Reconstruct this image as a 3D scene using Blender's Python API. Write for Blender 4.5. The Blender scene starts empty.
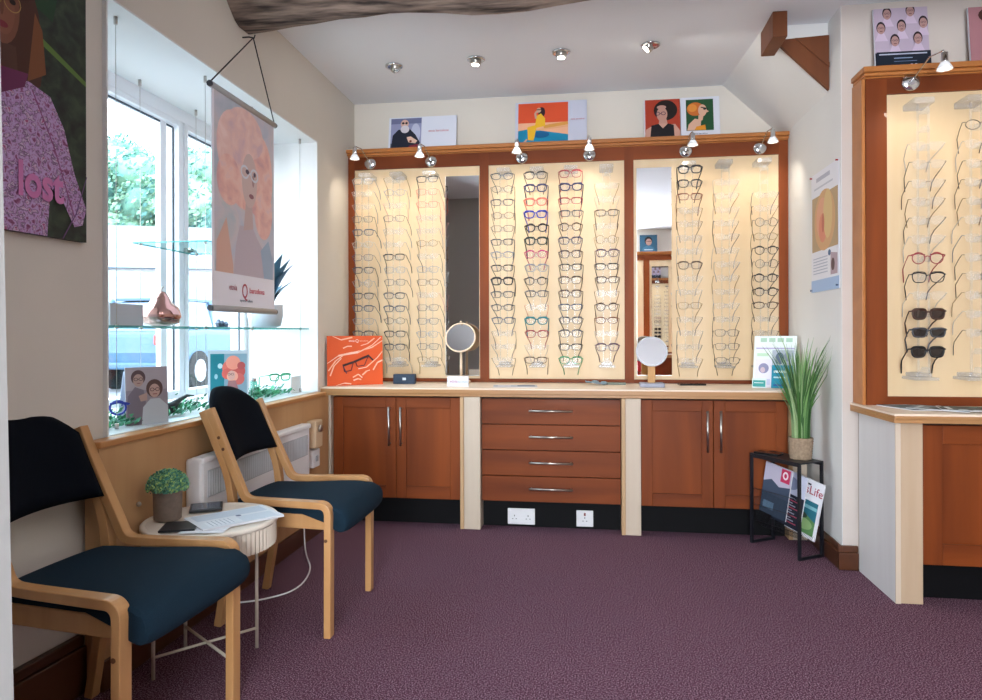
import bpy, bmesh, math, random
from mathutils import Vector, Matrix, noise
random.seed(7)
C = bpy.context.scene.collection
S = bpy.context.scene
PI = math.pi

# ------------------------------------------------------------------ camera
YAW = math.atan(100/690)
cam = bpy.data.cameras.new('camera'); cam.sensor_fit = 'HORIZONTAL'; cam.sensor_width = 36
cam.lens = 690/982*36; cam.shift_y = -17/982; cam.clip_start = .02; cam.clip_end = 300
camo = bpy.data.objects.new('camera', cam); C.objects.link(camo)
camo.location = (0, 0, 1.03)
camo.rotation_euler = (Matrix.Rotation(YAW, 4, 'Z') @ Matrix.Rotation(PI/2, 4, 'X') @ Matrix.Rotation(-.003, 4, 'Z')).to_euler()
S.camera = camo
# ------------------------------------------------------------------ colour management
S.view_settings.view_transform = 'Standard'; S.view_settings.look = 'None'
S.view_settings.exposure = 0.66; S.view_settings.gamma = 1; S.view_settings.use_curve_mapping = False
S.cycles.max_bounces = 10; S.cycles.transparent_max_bounces = 24
S.cycles.sample_clamp_indirect = 6; S.cycles.caustics_reflective = False; S.cycles.caustics_refractive = False
# ------------------------------------------------------------------ sky
w = bpy.data.worlds.new('overcast_sky'); S.world = w; w.use_nodes = True
nt = w.node_tree; nt.nodes.clear()
out = nt.nodes.new('ShaderNodeOutputWorld'); bg = nt.nodes.new('ShaderNodeBackground')
tc = nt.nodes.new('ShaderNodeTexCoord'); sp = nt.nodes.new('ShaderNodeSeparateXYZ'); rp = nt.nodes.new('ShaderNodeValToRGB')
nt.links.new(tc.outputs['Generated'], sp.inputs[0]); nt.links.new(sp.outputs[2], rp.inputs[0])
rp.color_ramp.elements[0].color = (.93, .96, 1, 1); rp.color_ramp.elements[1].color = (.66, .82, 1, 1)
nt.links.new(rp.outputs[0], bg.inputs[0]); bg.inputs[1].default_value = 6.4
nt.links.new(bg.outputs[0], out.inputs[0])

def light(name, kind, loc, power, color=(1, 1, 1), parent=None, aim=None, **kw):
    l = bpy.data.lights.new(name, kind); l.energy = power; l.color = color
    for k, v in kw.items(): setattr(l, k, v)
    o = bpy.data.objects.new(name, l); C.objects.link(o); o.location = loc
    if parent: o.parent = parent
    if aim: o.rotation_euler = (Vector(aim)-Vector(loc)).to_track_quat('-Z', 'Y').to_euler()
    return o
# daylight through the display window (sampling portal) and unseen ceiling spots added as ambient fill
p = light('window_portal', 'AREA', (-1.93, 2.68, 1.37), 1, shape='RECTANGLE', size=1.6, size_y=1.3)
p.rotation_euler = (Vector((1, 0, 0))).to_track_quat('-Z', 'Y').to_euler(); p.data.cycles.is_portal = True
for x_, y_ in ((.2, .6), (1.2, .6), (.2, -.8), (1.4, -.8)):
    light('unseen_fill_spot', 'SPOT', (x_, y_, 2.42), 11, (1, .95, .88), aim=(x_, y_, 0), spot_size=2.6, spot_blend=.9, shadow_soft_size=.04)
# cool fill light added in an unseen opening behind the camera
light('rear_fill_light', 'AREA', (-.06, -1.74, 1.2), 105, (.84, .92, 1), aim=(.0, 0, 2.0), shape='RECTANGLE', size=1.0, size_y=2.0)

# ================================================================== materials
def lin(c):
    if isinstance(c, str):
        c = [int(c[i:i+2], 16)/255 for i in (0, 2, 4)]
        c = [x/12.92 if x <= .04045 else ((x+.055)/1.055)**2.4 for x in c]
    return (c[0], c[1], c[2], 1)
MC = {}
def mat(name, col, rough=.6, metal=0, spec=.5, noise_amt=0, scale=20, bump=0, stretch=None, col2=None, alpha=1, emit=0, coat=0, detail=4):
    if name in MC: return MC[name]
    m = bpy.data.materials.new(name); m.use_nodes = True; MC[name] = m
    n = m.node_tree; b = n.nodes['Principled BSDF']
    b.inputs['Base Color'].default_value = lin(col); b.inputs['Roughness'].default_value = rough
    b.inputs['Metallic'].default_value = metal; b.inputs['Specular IOR Level'].default_value = spec
    b.inputs['Alpha'].default_value = alpha; b.inputs['Coat Weight'].default_value = coat
    if emit: b.inputs['Emission Color'].default_value = lin(col); b.inputs['Emission Strength'].default_value = emit
    tcn = n.nodes.new('ShaderNodeTexCoord'); mp = n.nodes.new('ShaderNodeMapping'); nz = n.nodes.new('ShaderNodeTexNoise')
    n.links.new(tcn.outputs['Object'], mp.inputs[0]); n.links.new(mp.outputs[0], nz.inputs[0])
    if stretch: mp.inputs['Scale'].default_value = stretch
    nz.inputs['Scale'].default_value = scale; nz.inputs['Detail'].default_value = detail
    c2 = lin(col2) if col2 else tuple(x*(1-noise_amt) for x in lin(col)[:3])+(1,)
    if noise_amt or col2:
        r = n.nodes.new('ShaderNodeValToRGB'); r.color_ramp.elements[0].position = .35; r.color_ramp.elements[1].position = .65
        r.color_ramp.elements[0].color = c2; r.color_ramp.elements[1].color = lin(col)
        n.links.new(nz.outputs[0], r.inputs[0]); n.links.new(r.outputs[0], b.inputs['Base Color'])
    if bump:
        bp = n.nodes.new('ShaderNodeBump'); bp.inputs['Strength'].default_value = bump; bp.inputs['Distance'].default_value = .004
        n.links.new(nz.outputs[0], bp.inputs['Height']); n.links.new(bp.outputs[0], b.inputs['Normal'])
    return m
def wood(name, a, b_, rough=.4, along='Z', scale=9, coat=0, amt=.5):
    if name in MC: return MC[name]
    st = {'X': (.09, 1, 1), 'Y': (1, .09, 1), 'Z': (1, 1, .09)}[along]
    m = mat(name, a, rough, scale=scale, stretch=st, col2=b_, coat=coat, detail=6, spec=.4)
    n = m.node_tree
    if 'cherry' in name: n.nodes['Principled BSDF'].inputs['Specular IOR Level'].default_value = .22
    nz = [x for x in n.nodes if x.type == 'TEX_NOISE'][0]; nz.inputs['Distortion'].default_value = .6
    r = [x for x in n.nodes if x.type == 'VALTORGB'][0]; r.color_ramp.elements[0].position = .25; r.color_ramp.elements[1].position = .75
    return m
def clear(name, tint=(1, 1, 1), gloss=.12, rough=.03, body=0, bodycol='FFFFFF'):
    """thin clear plastic: mostly see-through, a little gloss, optionally a little milky body"""
    if name in MC: return MC[name]
    m = bpy.data.materials.new(name); m.use_nodes = True; MC[name] = m
    n = m.node_tree; n.nodes.clear(); o = n.nodes.new('ShaderNodeOutputMaterial')
    t = n.nodes.new('ShaderNodeBsdfTransparent'); g = n.nodes.new('ShaderNodeBsdfGlossy'); mx = n.nodes.new('ShaderNodeMixShader')
    t.inputs[0].default_value = (*tint, 1); g.inputs['Roughness'].default_value = rough
    mx.inputs[0].default_value = gloss
    n.links.new(t.outputs[0], mx.inputs[1]); n.links.new(g.outputs[0], mx.inputs[2]); last = mx
    if body:
        d = n.nodes.new('ShaderNodeBsdfDiffuse'); d.inputs[0].default_value = lin(bodycol); m2 = n.nodes.new('ShaderNodeMixShader'); m2.inputs[0].default_value = body
        n.links.new(mx.outputs[0], m2.inputs[1]); n.links.new(d.outputs[0], m2.inputs[2]); last = m2
    n.links.new(last.outputs[0], o.inputs[0])
    return m
M_wall = mat('plaster_cream', 'DCD5CA', .9, noise_amt=.03, scale=3, bump=.15, spec=.1)
M_wallw = mat('plaster_white', 'E6E6E4', .85, noise_amt=.02, scale=3, bump=.12, spec=.1)
M_ceil = mat('ceiling_paint', 'EBEDF1', .9, noise_amt=.02, scale=2, bump=.1, spec=.1)
M_beech = wood('beech_ply_panel', 'E6CCA6', 'DBBD92', .42, 'Z', 7)
M_beechpanel = wood('beech_veneer', 'C69C70', 'B68A5E', .45, 'Z', 8)
M_bent = wood('bent_beech', 'C69766', 'B07F4E', .35, 'Z', 14, coat=.15)
M_cherry = wood('cherry_wood', '8E4519', '5F290D', .5, 'Z', 7, coat=.04)
M_cherryx = wood('cherry_wood_horizontal', '8E4519', '5F290D', .5, 'X', 7, coat=.04)
M_crown = wood('crown_wood', 'BC7A41', 'A5642D', .38, 'X', 8, coat=.15)
M_top = wood('worktop_maple', 'EBDCCB', 'E0CBB4', .4, 'X', 7)
M_topedge = wood('worktop_edging', 'B98A5C', 'A5774A', .4, 'X', 10)
M_lime = wood('limed_wood', 'D2C2B0', 'C4B29C', .5, 'Z', 10)
M_limew = wood('limed_white_wood', 'DCDCDC', 'CDCBCA', .5, 'Z', 6)
M_skirt = wood('dark_skirting', '5A3420', '45240F', .35, 'Y', 8, coat=.2)
M_oldoak = mat('old_oak_beam', '8A776A', .75, col2='2A1E18', scale=13, stretch=(.35, 3.2, 3.2), bump=1, detail=12)
M_stub = wood('stained_oak', '7A4524', '5D3015', .5, 'Z', 9)
M_black = mat('plinth_black', '07070A', .6, spec=.15)
M_blackmet = mat('black_powder_coat', '14161C', .4)
M_chrome = mat('chrome', 'D8DADC', .12, 1)
M_steel = mat('brushed_steel', 'B9B4AD', .3, 1)
M_white = mat('white_plastic', 'E8E8EA', .4)
M_whitepaint = mat('white_frame_paint', 'EEF0F2', .4)
M_mirror = mat('mirror_glass', 'F2F4F5', .01, 1)
M_fabric = mat('navy_wool', '1A2D3B', .95, noise_amt=.3, scale=600, bump=.3, spec=.12)
M_fabricb = mat('black_wool', '0A0F18', .95, noise_amt=.3, scale=600, bump=.3, spec=.1)
M_acr = clear('acrylic', (.97, .985, 1), .02, .2, body=.08, bodycol='DDE0E8')
M_acrblock = clear('acrylic_block', (.94, .96, .98), .05, .2, body=.16, bodycol='D8DAE2')
M_shelf = clear('shelf_glass', (.80, .96, .95), .12)
M_pane = clear('window_glass', (.97, .99, 1), .04)
M_lens = clear('lens', (.96, .965, .97), .009, .15, body=.06)
M_lensr = clear('lens_demo', (  .93, .93, .935), .012, .2, body=.12)
M_glassedge = mat('glass_edge', '4FB3AE', .2, alpha=.75)

# ================================================================== mesh helpers
class MB:
    def __init__(s): s.bm = bmesh.new(); s.mats = []
    def mi(s, m):
        if m is None: return 0
        if m not in s.mats: s.mats.append(m)
        return s.mats.index(m)
    def face(s, pts, m=None):
        vs = [s.bm.verts.new(p) for p in pts]
        f = s.bm.faces.new(vs); f.material_index = s.mi(m); return f
    def hexa(s, b, t, m=None):
        i = s.mi(m); B = [s.bm.verts.new(p) for p in b]; T = [s.bm.verts.new(p) for p in t]; n = len(B)
        fs = [s.bm.faces.new(B[::-1]), s.bm.faces.new(T)]
        for k in range(n): fs.append(s.bm.faces.new([B[k], B[(k+1) % n], T[(k+1) % n], T[k]]))
        for f in fs: f.material_index = i
    def box(s, x0, x1, y0, y1, z0, z1, m=None, R=None):
        b = [(x0, y0, z0), (x1, y0, z0), (x1, y1, z0), (x0, y1, z0)]; t = [(x, y, z1) for x, y, _ in b]
        if R is not None: b = [R @ Vector(q) for q in b]; t = [R @ Vector(q) for q in t]
        s.hexa(b, t, m)
    def cyl(s, a, b, r, r2=None, n=16, m=None, smooth=True):
        a = Vector(a); b = Vector(b); r2 = r if r2 is None else r2
        q = (b-a).to_track_quat('Z', 'Y'); i = s.mi(m)
        A = [s.bm.verts.new(a+q @ Vector((r*math.cos(2*PI*k/n), r*math.sin(2*PI*k/n), 0))) for k in range(n)]
        B = [s.bm.verts.new(b+q @ Vector((r2*math.cos(2*PI*k/n), r2*math.sin(2*PI*k/n), 0))) for k in range(n)]
        f = s.bm.faces.new(A[::-1]); f.material_index = i; f = s.bm.faces.new(B); f.material_index = i
        for k in range(n):
            f = s.bm.faces.new([A[k], A[(k+1) % n], B[(k+1) % n], B[k]]); f.material_index = i; f.smooth = smooth
    def lathe(s, prof, n=24, org=(0, 0, 0), m=None, axis='Z', smooth=True):
        i = s.mi(m); rings = []; org = Vector(org)
        for r, z in prof:
            ring = []
            for k in range(n):
                a = 2*PI*k/n; v = Vector((r*math.cos(a), r*math.sin(a), z))
                if axis == 'Y': v = Vector((v.x, -v.z, v.y))
                if axis == 'X': v = Vector((v.z, v.x, v.y))
                ring.append(s.bm.verts.new(org+v))
            rings.append(ring)
        for a, b in zip(rings, rings[1:]):
            for k in range(n):
                f = s.bm.faces.new([a[k], a[(k+1) % n], b[(k+1) % n], b[k]]); f.material_index = i; f.smooth = smooth
        for ring, rv in ((rings[0], True), (rings[-1], False)):
            f = s.bm.faces.new(ring[::-1] if rv else ring); f.material_index = i
    def tube(s, pts, r, n=6, closed=False, m=None, smooth=True, sec=None):
        """sweep a round section (or sec = list of (u, v) with u sideways, v up) along pts"""
        i = s.mi(m); P = [Vector(p) for p in pts]; N = len(P); rings = []
        rr = r if isinstance(r, (list, tuple)) else [r]*N
        up = None
        for k in range(N):
            t = (P[(k+1) % N]-P[(k-1) % N]) if closed else (P[min(k+1, N-1)]-P[max(k-1, 0)])
            t.normalize()
            if up is None:
                up = Vector((0, 0, 1)) if abs(t.z) < .9 else Vector((0, 1, 0))
            up = (up-t*up.dot(t)).normalized(); side = t.cross(up)
            if sec: ring = [s.bm.verts.new(P[k]+side*u+up*v) for u, v in sec]
            else: ring = [s.bm.verts.new(P[k]+(side*math.cos(2*PI*j/n)+up*math.sin(2*PI*j/n))*rr[k]) for j in range(n)]
            rings.append(ring)
        L = len(rings[0])
        for k in range(N if closed else N-1):
            a = rings[k]; b = rings[(k+1) % N]
            for j in range(L):
                f = s.bm.faces.new([a[j], a[(j+1) % L], b[(j+1) % L], b[j]]); f.material_index = i; f.smooth = smooth
        if not closed:
            f = s.bm.faces.new(rings[0][::-1]); f.material_index = i; f = s.bm.faces.new(rings[-1]); f.material_index = i
    def band(s, path, y0, y1, th, m=None):
        """bent lamination: path of (x, z) swept between y0 and y1 with thickness th"""
        i = s.mi(m); P = [Vector((x, 0, z)) for x, z in path]; rings = []
        for k in range(len(P)):
            t = (P[min(k+1, len(P)-1)]-P[max(k-1, 0)]).normalized(); nrm = Vector((-t.z, 0, t.x))*th/2
            a, b = P[k]+nrm, P[k]-nrm
            rings.append([s.bm.verts.new(q) for q in ((a.x, y0, a.z), (a.x, y1, a.z), (b.x, y1, b.z), (b.x, y0, b.z))])
        for a, b in zip(rings, rings[1:]):
            for j in range(4):
                f = s.bm.faces.new([a[j], a[(j+1) % 4], b[(j+1) % 4], b[j]]); f.material_index = i
        s.bm.faces.new(rings[0][::-1]).material_index = i; s.bm.faces.new(rings[-1]).material_index = i
    def blob(s, c, r, sub=2, m=None, sc=(1, 1, 1), amp=0, fr=3, R=None):
        i = s.mi(m); g = bmesh.ops.create_icosphere(s.bm, subdivisions=sub, radius=1)
        fs = set()
        for v in g['verts']:
            k = 1+amp*noise.noise(v.co*fr+Vector(c)*7)
            q = Vector((v.co.x*sc[0]*r*k, v.co.y*sc[1]*r*k, v.co.z*sc[2]*r*k))
            v.co = (R @ q if R else q)+Vector(c); fs.update(v.link_faces)
        for f in fs: f.material_index = i; f.smooth = True
    def build(s, name, m=None, parent=None, bevel=0, seg=2, smooth=False, loc=None):
        bmesh.ops.recalc_face_normals(s.bm, faces=s.bm.faces)
        me = bpy.data.meshes.new(name); s.bm.to_mesh(me); s.bm.free()
        for x in (s.mats or [m]): me.materials.append(x)
        if smooth:
            for f in me.polygons: f.use_smooth = True
        o = bpy.data.objects.new(name, me); C.objects.link(o)
        if parent: o.parent = parent
        if loc: o.location = loc
        if bevel:
            b = o.modifiers.new('bevel', 'BEVEL'); b.width = bevel; b.segments = seg; b.limit_method = 'ANGLE'; b.angle_limit = .6
        return o
def tag(o, label=None, cat=None, group=None, kind=None):
    if label: o['label'] = label
    if cat: o['category'] = cat
    if group: o['group'] = group
    if kind: o['kind'] = kind
    return o
def thing(name, label, cat, loc=(0, 0, 0), rz=0, group=None, rot=None):
    o = bpy.data.objects.new(name, None); C.objects.link(o); o.location = loc
    o.rotation_euler = rot or (0, 0, rz); o.empty_display_size = .05
    return tag(o, label, cat, group)
def boxo(name, x0, x1, y0, y1, z0, z1, m, parent=None, bevel=0):
    b = MB(); b.box(x0, x1, y0, y1, z0, z1); return b.build(name, m, parent, bevel)
def copy_tree(o, parent=None):
    c = o.copy(); C.objects.link(c)
    if parent: c.parent = parent
    for ch in list(o.children): copy_tree(ch, c)
    return c
def text(body, size, m, name='lettering', parent=None, loc=(0, 0, 0), rot=(PI/2, 0, 0), align='CENTER', ext=.0004, sx=1, shear=0, bold=0):
    cu = bpy.data.curves.new(name, 'FONT'); cu.body = body; cu.size = size; cu.align_x = align; cu.extrude = ext; cu.shear = shear; cu.offset = bold
    cu.resolution_u = 3
    t = bpy.data.objects.new('tmp', cu); C.objects.link(t)
    me = bpy.data.meshes.new_from_object(t, depsgraph=bpy.context.evaluated_depsgraph_get())
    bpy.data.objects.remove(t); me.materials.clear(); me.materials.append(m)
    o = bpy.data.objects.new(name, me); C.objects.link(o); o.location = loc; o.rotation_euler = rot; o.scale = (sx, 1, 1)
    if parent: o.parent = parent
    return o
class Art:
    """flat printed picture in its own x-z plane facing -y, origin at bottom centre; every layer is a flat coloured patch"""
    def __init__(s, w, h): s.w, s.h, s.b, s.k = w, h, MB(), 0
    def poly(s, pts, m):
        s.k += 1; y = -.00006*s.k
        cl = [(min(max(x, 0), 1), min(max(z, 0), 1)) for x, z in pts]
        q = [cl[0]]
        for p_ in cl[1:]:
            if abs(p_[0]-q[-1][0])+abs(p_[1]-q[-1][1]) > 1e-4: q.append(p_)
        if len(q) > 2: s.b.face([((x-.5)*s.w, y, z*s.h) for x, z in q], m)
    def rect(s, x0, z0, x1, z1, m): s.poly([(x0, z0), (x1, z0), (x1, z1), (x0, z1)], m)
    def ell(s, cx, cz, rx, rz, m, n=20, rot=0):
        ar = s.w/s.h
        s.poly([(cx+rx*math.cos(a)*math.cos(rot)-rz/ar*math.sin(a)*math.sin(rot), cz+rx*ar*math.cos(a)*math.sin(rot)+rz*math.sin(a)*math.cos(rot)) for a in [2*PI*k/n for k in range(n)]], m)
    def line(s, pts, t, m):
        for (x0, z0), (x1, z1) in zip(pts, pts[1:]):
            dx, dz = (x1-x0)*s.w, (z1-z0)*s.h; L = math.hypot(dx, dz) or 1; nx, nz = -dz/L*t/2/s.w, dx/L*t/2/s.h
            s.poly([(x0+nx, z0+nz), (x0-nx, z0-nz), (x1-nx, z1-nz), (x1+nx, z1+nz)], m)
    def glasses(s, cx, cz, k, m, r=.5):
        for sg in (-1, 1):
            pts = [(cx+sg*k*.52+k*.4*math.cos(a), cz+k*.32*s.w/s.h*math.sin(a)) for a in [2*PI*j/10 for j in range(11)]]
            s.line(pts, k*s.w*.12, m)
        s.line([(cx-k*.12, cz), (cx+k*.12, cz)], k*s.w*.12, m)
    def build(s, parent, name='printed_picture', loc=(0, 0, 0), rot=(0, 0, 0)):
        o = s.b.build(name, None, parent); o.location = loc; o.rotation_euler = rot
        return o
def ink(h): return mat('ink_'+h, h, .55, spec=.3)
def leafcloud(b, pts, size, mats, jitter=.4, asp=.5):
    for p_ in pts:
        q = Vector(p_); n = Vector((random.gauss(0, 1), random.gauss(0, 1), random.gauss(0, 1))).normalized()
        u = n.orthogonal().normalized(); v = n.cross(u); sz = size*(1+random.uniform(-jitter, jitter))
        b.face([q-u*sz, q-v*sz*asp, q+u*sz, q+v*sz*asp], random.choice(mats))

# ================================================================== THE ROOM
def struct(o): return tag(o, kind='structure')
XL, XR, YB, YR, ZC = -1.45, 1.08, 4.12, 3.19, 2.45
def carpet():
    m = mat('carpet', '64475B', .95, spec=.08); n = m.node_tree; b = n.nodes['Principled BSDF']
    tcn = n.nodes.new('ShaderNodeTexCoord'); a = n.nodes.new('ShaderNodeTexNoise'); a.inputs['Scale'].default_value = 230; a.inputs['Detail'].default_value = 3
    c = n.nodes.new('ShaderNodeTexNoise'); c.inputs['Scale'].default_value = 1.1; c.inputs['Detail'].default_value = 3
    n.links.new(tcn.outputs['Object'], a.inputs[0]); n.links.new(tcn.outputs['Object'], c.inputs[0])
    r = n.nodes.new('ShaderNodeValToRGB'); r.color_ramp.elements[0].position = .40; r.color_ramp.elements[1].position = .62
    r.color_ramp.elements[0].color = lin('3C2532'); r.color_ramp.elements[1].color = lin('98808C')
    e = r.color_ramp.elements.new(.52); e.color = lin('644052')
    r2 = n.nodes.new('ShaderNodeValToRGB'); r2.color_ramp.elements[0].color = (.85, .85, .88, 1); r2.color_ramp.elements[1].color = (1.1, 1.05, 1.05, 1)
    mx = n.nodes.new('ShaderNodeMix'); mx.data_type = 'RGBA'; mx.blend_type = 'MULTIPLY'; mx.inputs[0].default_value = 1
    n.links.new(a.outputs[0], r.inputs[0]); n.links.new(c.outputs[0], r2.inputs[0])
    n.links.new(r.outputs[0], mx.inputs[6]); n.links.new(r2.outputs[0], mx.inputs[7]); n.links.new(mx.outputs[2], b.inputs['Base Color'])
    bp = n.nodes.new('ShaderNodeBump'); bp.inputs['Strength'].default_value = .6; bp.inputs['Distance'].default_value = .004
    n.links.new(a.outputs[0], bp.inputs['Height']); n.links.new(bp.outputs[0], b.inputs['Normal'])
    return m
struct(boxo('floor', -1.95, 3.1, -1.7, 4.3, -.1, 0, carpet()))
struct(boxo('ceiling', -1.95, 3.1, -1.7, 4.3, ZC, ZC+.1, M_ceil))
# left wall with the deep display-window opening (white reveals)
b = MB(); W0, W1, H0, H1 = 1.90, 3.53, .70, 2.06
b.hexa([(-1.95, .35, 0), (-1.56, .35, 0), (-1.463, W0, 0), (-1.95, W0, 0)], [(-1.95, .35, ZC), (-1.56, .35, ZC), (-1.463, W0, ZC), (-1.95, W0, ZC)], M_wall); b.box(-1.95, -1.56, -1.7, .35, 0, ZC, M_wall); b.box(-1.95, XL, W1, 4.3, 0, ZC, M_wall)
b.box(-1.95, XL, W0, W1, H1, ZC, M_wall); b.box(-1.95, XL, W0, W1, 0, H0, M_wall)
struct(b.build('wall_left'))
b = MB(); t = .006
b.box(-1.949, XL+.001, W0, W0+t, H0, H1-t); b.box(-1.949, XL+.001, W1-t, W1, H0, H1-t); b.box(-1.949, XL+.001, W0, W1, H1-t, H1)
struct(b.build('trim_1', M_wallw))
struct(boxo('wall_back', XL, XR, YB, 4.3, 0, ZC, M_wall))
b = MB(); b.box(XR, XR+.12, YR+.001, 4.3, 0, ZC); struct(b.build('wall_right', M_wallw))
struct(boxo('wall_right_front', XR+.002, 3.1, YR, YR+.12, 0, ZC, mat('plaster_stone', 'CFC4BC', .9, noise_amt=.04, scale=3, spec=.1)))
struct(boxo('wall_right_side', 3.0, 3.1, -1.7, YR, 0, ZC, M_wall))
b = MB(); b.box(-1.95, -.58, -1.8, -1.7, 0, ZC); b.box(.46, 3.1, -1.8, -1.7, 0, ZC); b.box(-.58, .46, -1.8, -1.7, 0, .1); b.box(-.58, .46, -1.8, -1.7, 2.25, ZC); struct(b.build('wall_rear', M_wall))  # opening in this unseen wall is added for the fill light
b = MB(); b.box(XL-.09, -.792, .72, .84, 0, 2.45, R=None)
for v in b.bm.verts:
    if v.co.x > -1: v.co.x += -.004*(v.co.z-1.0)*5
struct(b.build('wall_partition', mat('partition_paint', 'A9A9A7', .8)))
# sloping underside of the stair in the far right corner
b = MB(); b.hexa([(.755, YB, ZC), (XR, YB, ZC), (XR, YB, 2.14)], [(.80, 3.36, ZC), (XR, 3.36, ZC), (XR, 3.36, 2.13)])
struct(b.build('ceiling_slope', M_wallw))
# skirtings
def skirt(name, x0, x1, y0, y1, h, m=M_skirt):
    b = MB(); b.box(x0, x1, y0, y1, 0, h-.03); 
    dx = .006 if abs(x1-x0) < abs(y1-y0) else 0; dy = .006 if not dx else 0
    b.box(x0+dx, x1-dx, y0+dy, y1-dy, h-.03, h); struct(b.build(name, m, bevel=.004))
b = MB()
for z0_, z1_, q in ((0, .135, .030), (.135, .165, .022)): b.hexa([(-1.56, .35, z0_), (-1.56+q, .35, z0_), (-1.469+q, 1.80, z0_), (-1.469, 1.80, z0_)], [(-1.56, .35, z1_), (-1.56+q, .35, z1_), (-1.469+q, 1.80, z1_), (-1.469, 1.80, z1_)])
struct(b.build('baseboard_left', M_skirt, bevel=.004))
skirt('baseboard_right', XR-.022, XR, 3.17, 3.6, .105)
skirt('baseboard_front', XR-.022, 1.14, YR-.022, YR, .105)
skirt('baseboard_rear', .5, 3.0, -1.7, -1.67, .12)

# ------------------------------------------------------------------ window
def window(n, y0, y1, z0=.74, z1=2.0, x=-1.87, fw=.035, sash=True):
    b = MB()
    b.box(x-.05, x+.02, y0, y0+fw, z0, z1); b.box(x-.05, x+.02, y1-fw, y1, z0, z1)
    b.box(x-.05, x+.02, y0+fw, y1-fw, z0, z0+fw); b.box(x-.05, x+.02, y0+fw, y1-fw, z1-.025, z1)
    f = struct(b.build('window_%d' % n, M_whitepaint, bevel=.003))
    b = MB(); g = .006
    b.box(x-.012, x-.006, y0+fw, y0+fw+g, z0+fw, z1-.03); b.box(x-.012, x-.006, y1-fw-g, y1-fw, z0+fw, z1-.03); b.box(x-.012, x-.006, y0+fw+g, y1-fw-g, z1-.035, z1-.028)
    b.build('seal', mat('dark_seal', '3B4652', .6), f)
    b = MB(); b.box(x-.02, x-.016, y0+fw, y1-fw, z0+fw, z1-.025); b.build('pane', M_pane, f)
    return f
window(1, 1.91, 2.935); f2 = window(2, 2.945, 3.52, fw=.03)
b = MB(); b.box(-1.90, -1.875, 2.80, 2.845, .78, 1.98); struct(b.build('window_3', M_whitepaint, bevel=.003))
b = MB(); b.box(-1.85, -1.835, 2.935, 2.965, 1.40, 1.425); b.tube([(-1.835, 2.95, 1.41), (-1.80, 2.95, 1.41), (-1.795, 2.89, 1.415)], .006)
b.build('window_handle', M_steel, f2)
struct(boxo('trim_2', -1.92, -1.85, 1.90, 3.53, 2.0, 2.06, M_whitepaint))
# wooden panelling under the window, with the lipped display ledge on top
t = thing('window_bench_panel', 'pale wooden panelling boxed in below the shop window', 'wall panelling', (-1.40, 1.80, 0))
o = boxo('panel', -.045, 0, 0, 1.75, 0, .70, M_beechpanel, t)
for yy in (.17, .60, 1.1): 
    b = MB(); b.blob((.004, yy, .50), .008, 2); b.build('screw_cap', M_steel, t)
boxo('dark_foot_strip', .0005, .012, 0, 1.70, 0, .085, M_skirt, t, .002)  # dark strip along the foot of the panelling
boxo('lipping', -.048, .008, -.004, 1.70, .70, .72, wood('beech_lipping', 'C58D58', 'B17B47', .4, 'Y', 10), t, .004)
tag(boxo('window_ledge', -1.87, -1.45, 1.908, 3.522, .70, .722, mat('ledge_white', 'DDE2E4', .5)), 'white display ledge inside the shop window', 'window ledge')

# ------------------------------------------------------------------ old ceiling beam
def beam():
    b = MB(); N = 40; rings = []
    for k in range(N+1):
        x = XL+.002+k/N*4.4; f = min(1, (x-XL)/.7)
        yf = 2.80-.12*f+.03*noise.noise(Vector((x*2.3, 0, 3)))+.015*noise.noise(Vector((x*9, 1, 3)))
        yn = 2.665-.04*f+.02*noise.noise(Vector((x*2, 5, 1)))
        zb = 2.305-.036*math.exp(-((x+.38)/.30)**2)+.010*noise.noise(Vector((x*3, 2, 2)))+.006*noise.noise(Vector((x*14, 2, 2)))
        pr = [(yn, zb+.012), (yn+.03, zb), (yf-.025, zb+.004), (yf, zb+.02), (yf+.005, zb+.07), (yf-.01, 2.449), (yn-.12, 2.449), (yn-.10, zb+.10), (yn-.05, zb+.05)]
        rings.append([b.bm.verts.new((x, y+.008*noise.noise(Vector((x*6, y*9, z*9))), z)) for y, z in pr])
    for a, c in zip(rings, rings[1:]):
        for j in range(len(a)): b.bm.faces.new([a[j], a[(j+1) % len(a)], c[(j+1) % len(a)], c[j]])
    b.bm.faces.new(rings[0]); b.bm.faces.new(rings[-1])
    return tag(b.build('ceiling_beam', M_oldoak), 'old dark rough-hewn oak beam crossing the ceiling', 'beam')
beam()
b = MB(); b.hexa([(.842, 3.335, 2.375), (XR-.002, 3.335, 2.385), (XR-.002, 3.335, 2.135)], [(.842, 3.357, 2.375), (XR-.002, 3.357, 2.385), (XR-.002, 3.357, 2.135)])
b.hexa([(.93, 3.328, 2.377), (.955, 3.328, 2.377), (XR-.002, 3.328, 2.258), (XR-.002, 3.328, 2.236)], [(.93, 3.336, 2.377), (.955, 3.336, 2.377), (XR-.002, 3.336, 2.258), (XR-.002, 3.336, 2.236)])
tag(b.build('gable_board', M_stub), 'brown triangular board closing the end of the sloped ceiling', 'timber board')
b = MB(); b.box(.80, .862, 3.20, 3.42, 2.335, ZC-.001)
tag(b.build('beam_stub', M_stub, bevel=.003), 'short brown beam end hanging from the ceiling near the corner', 'beam')

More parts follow.
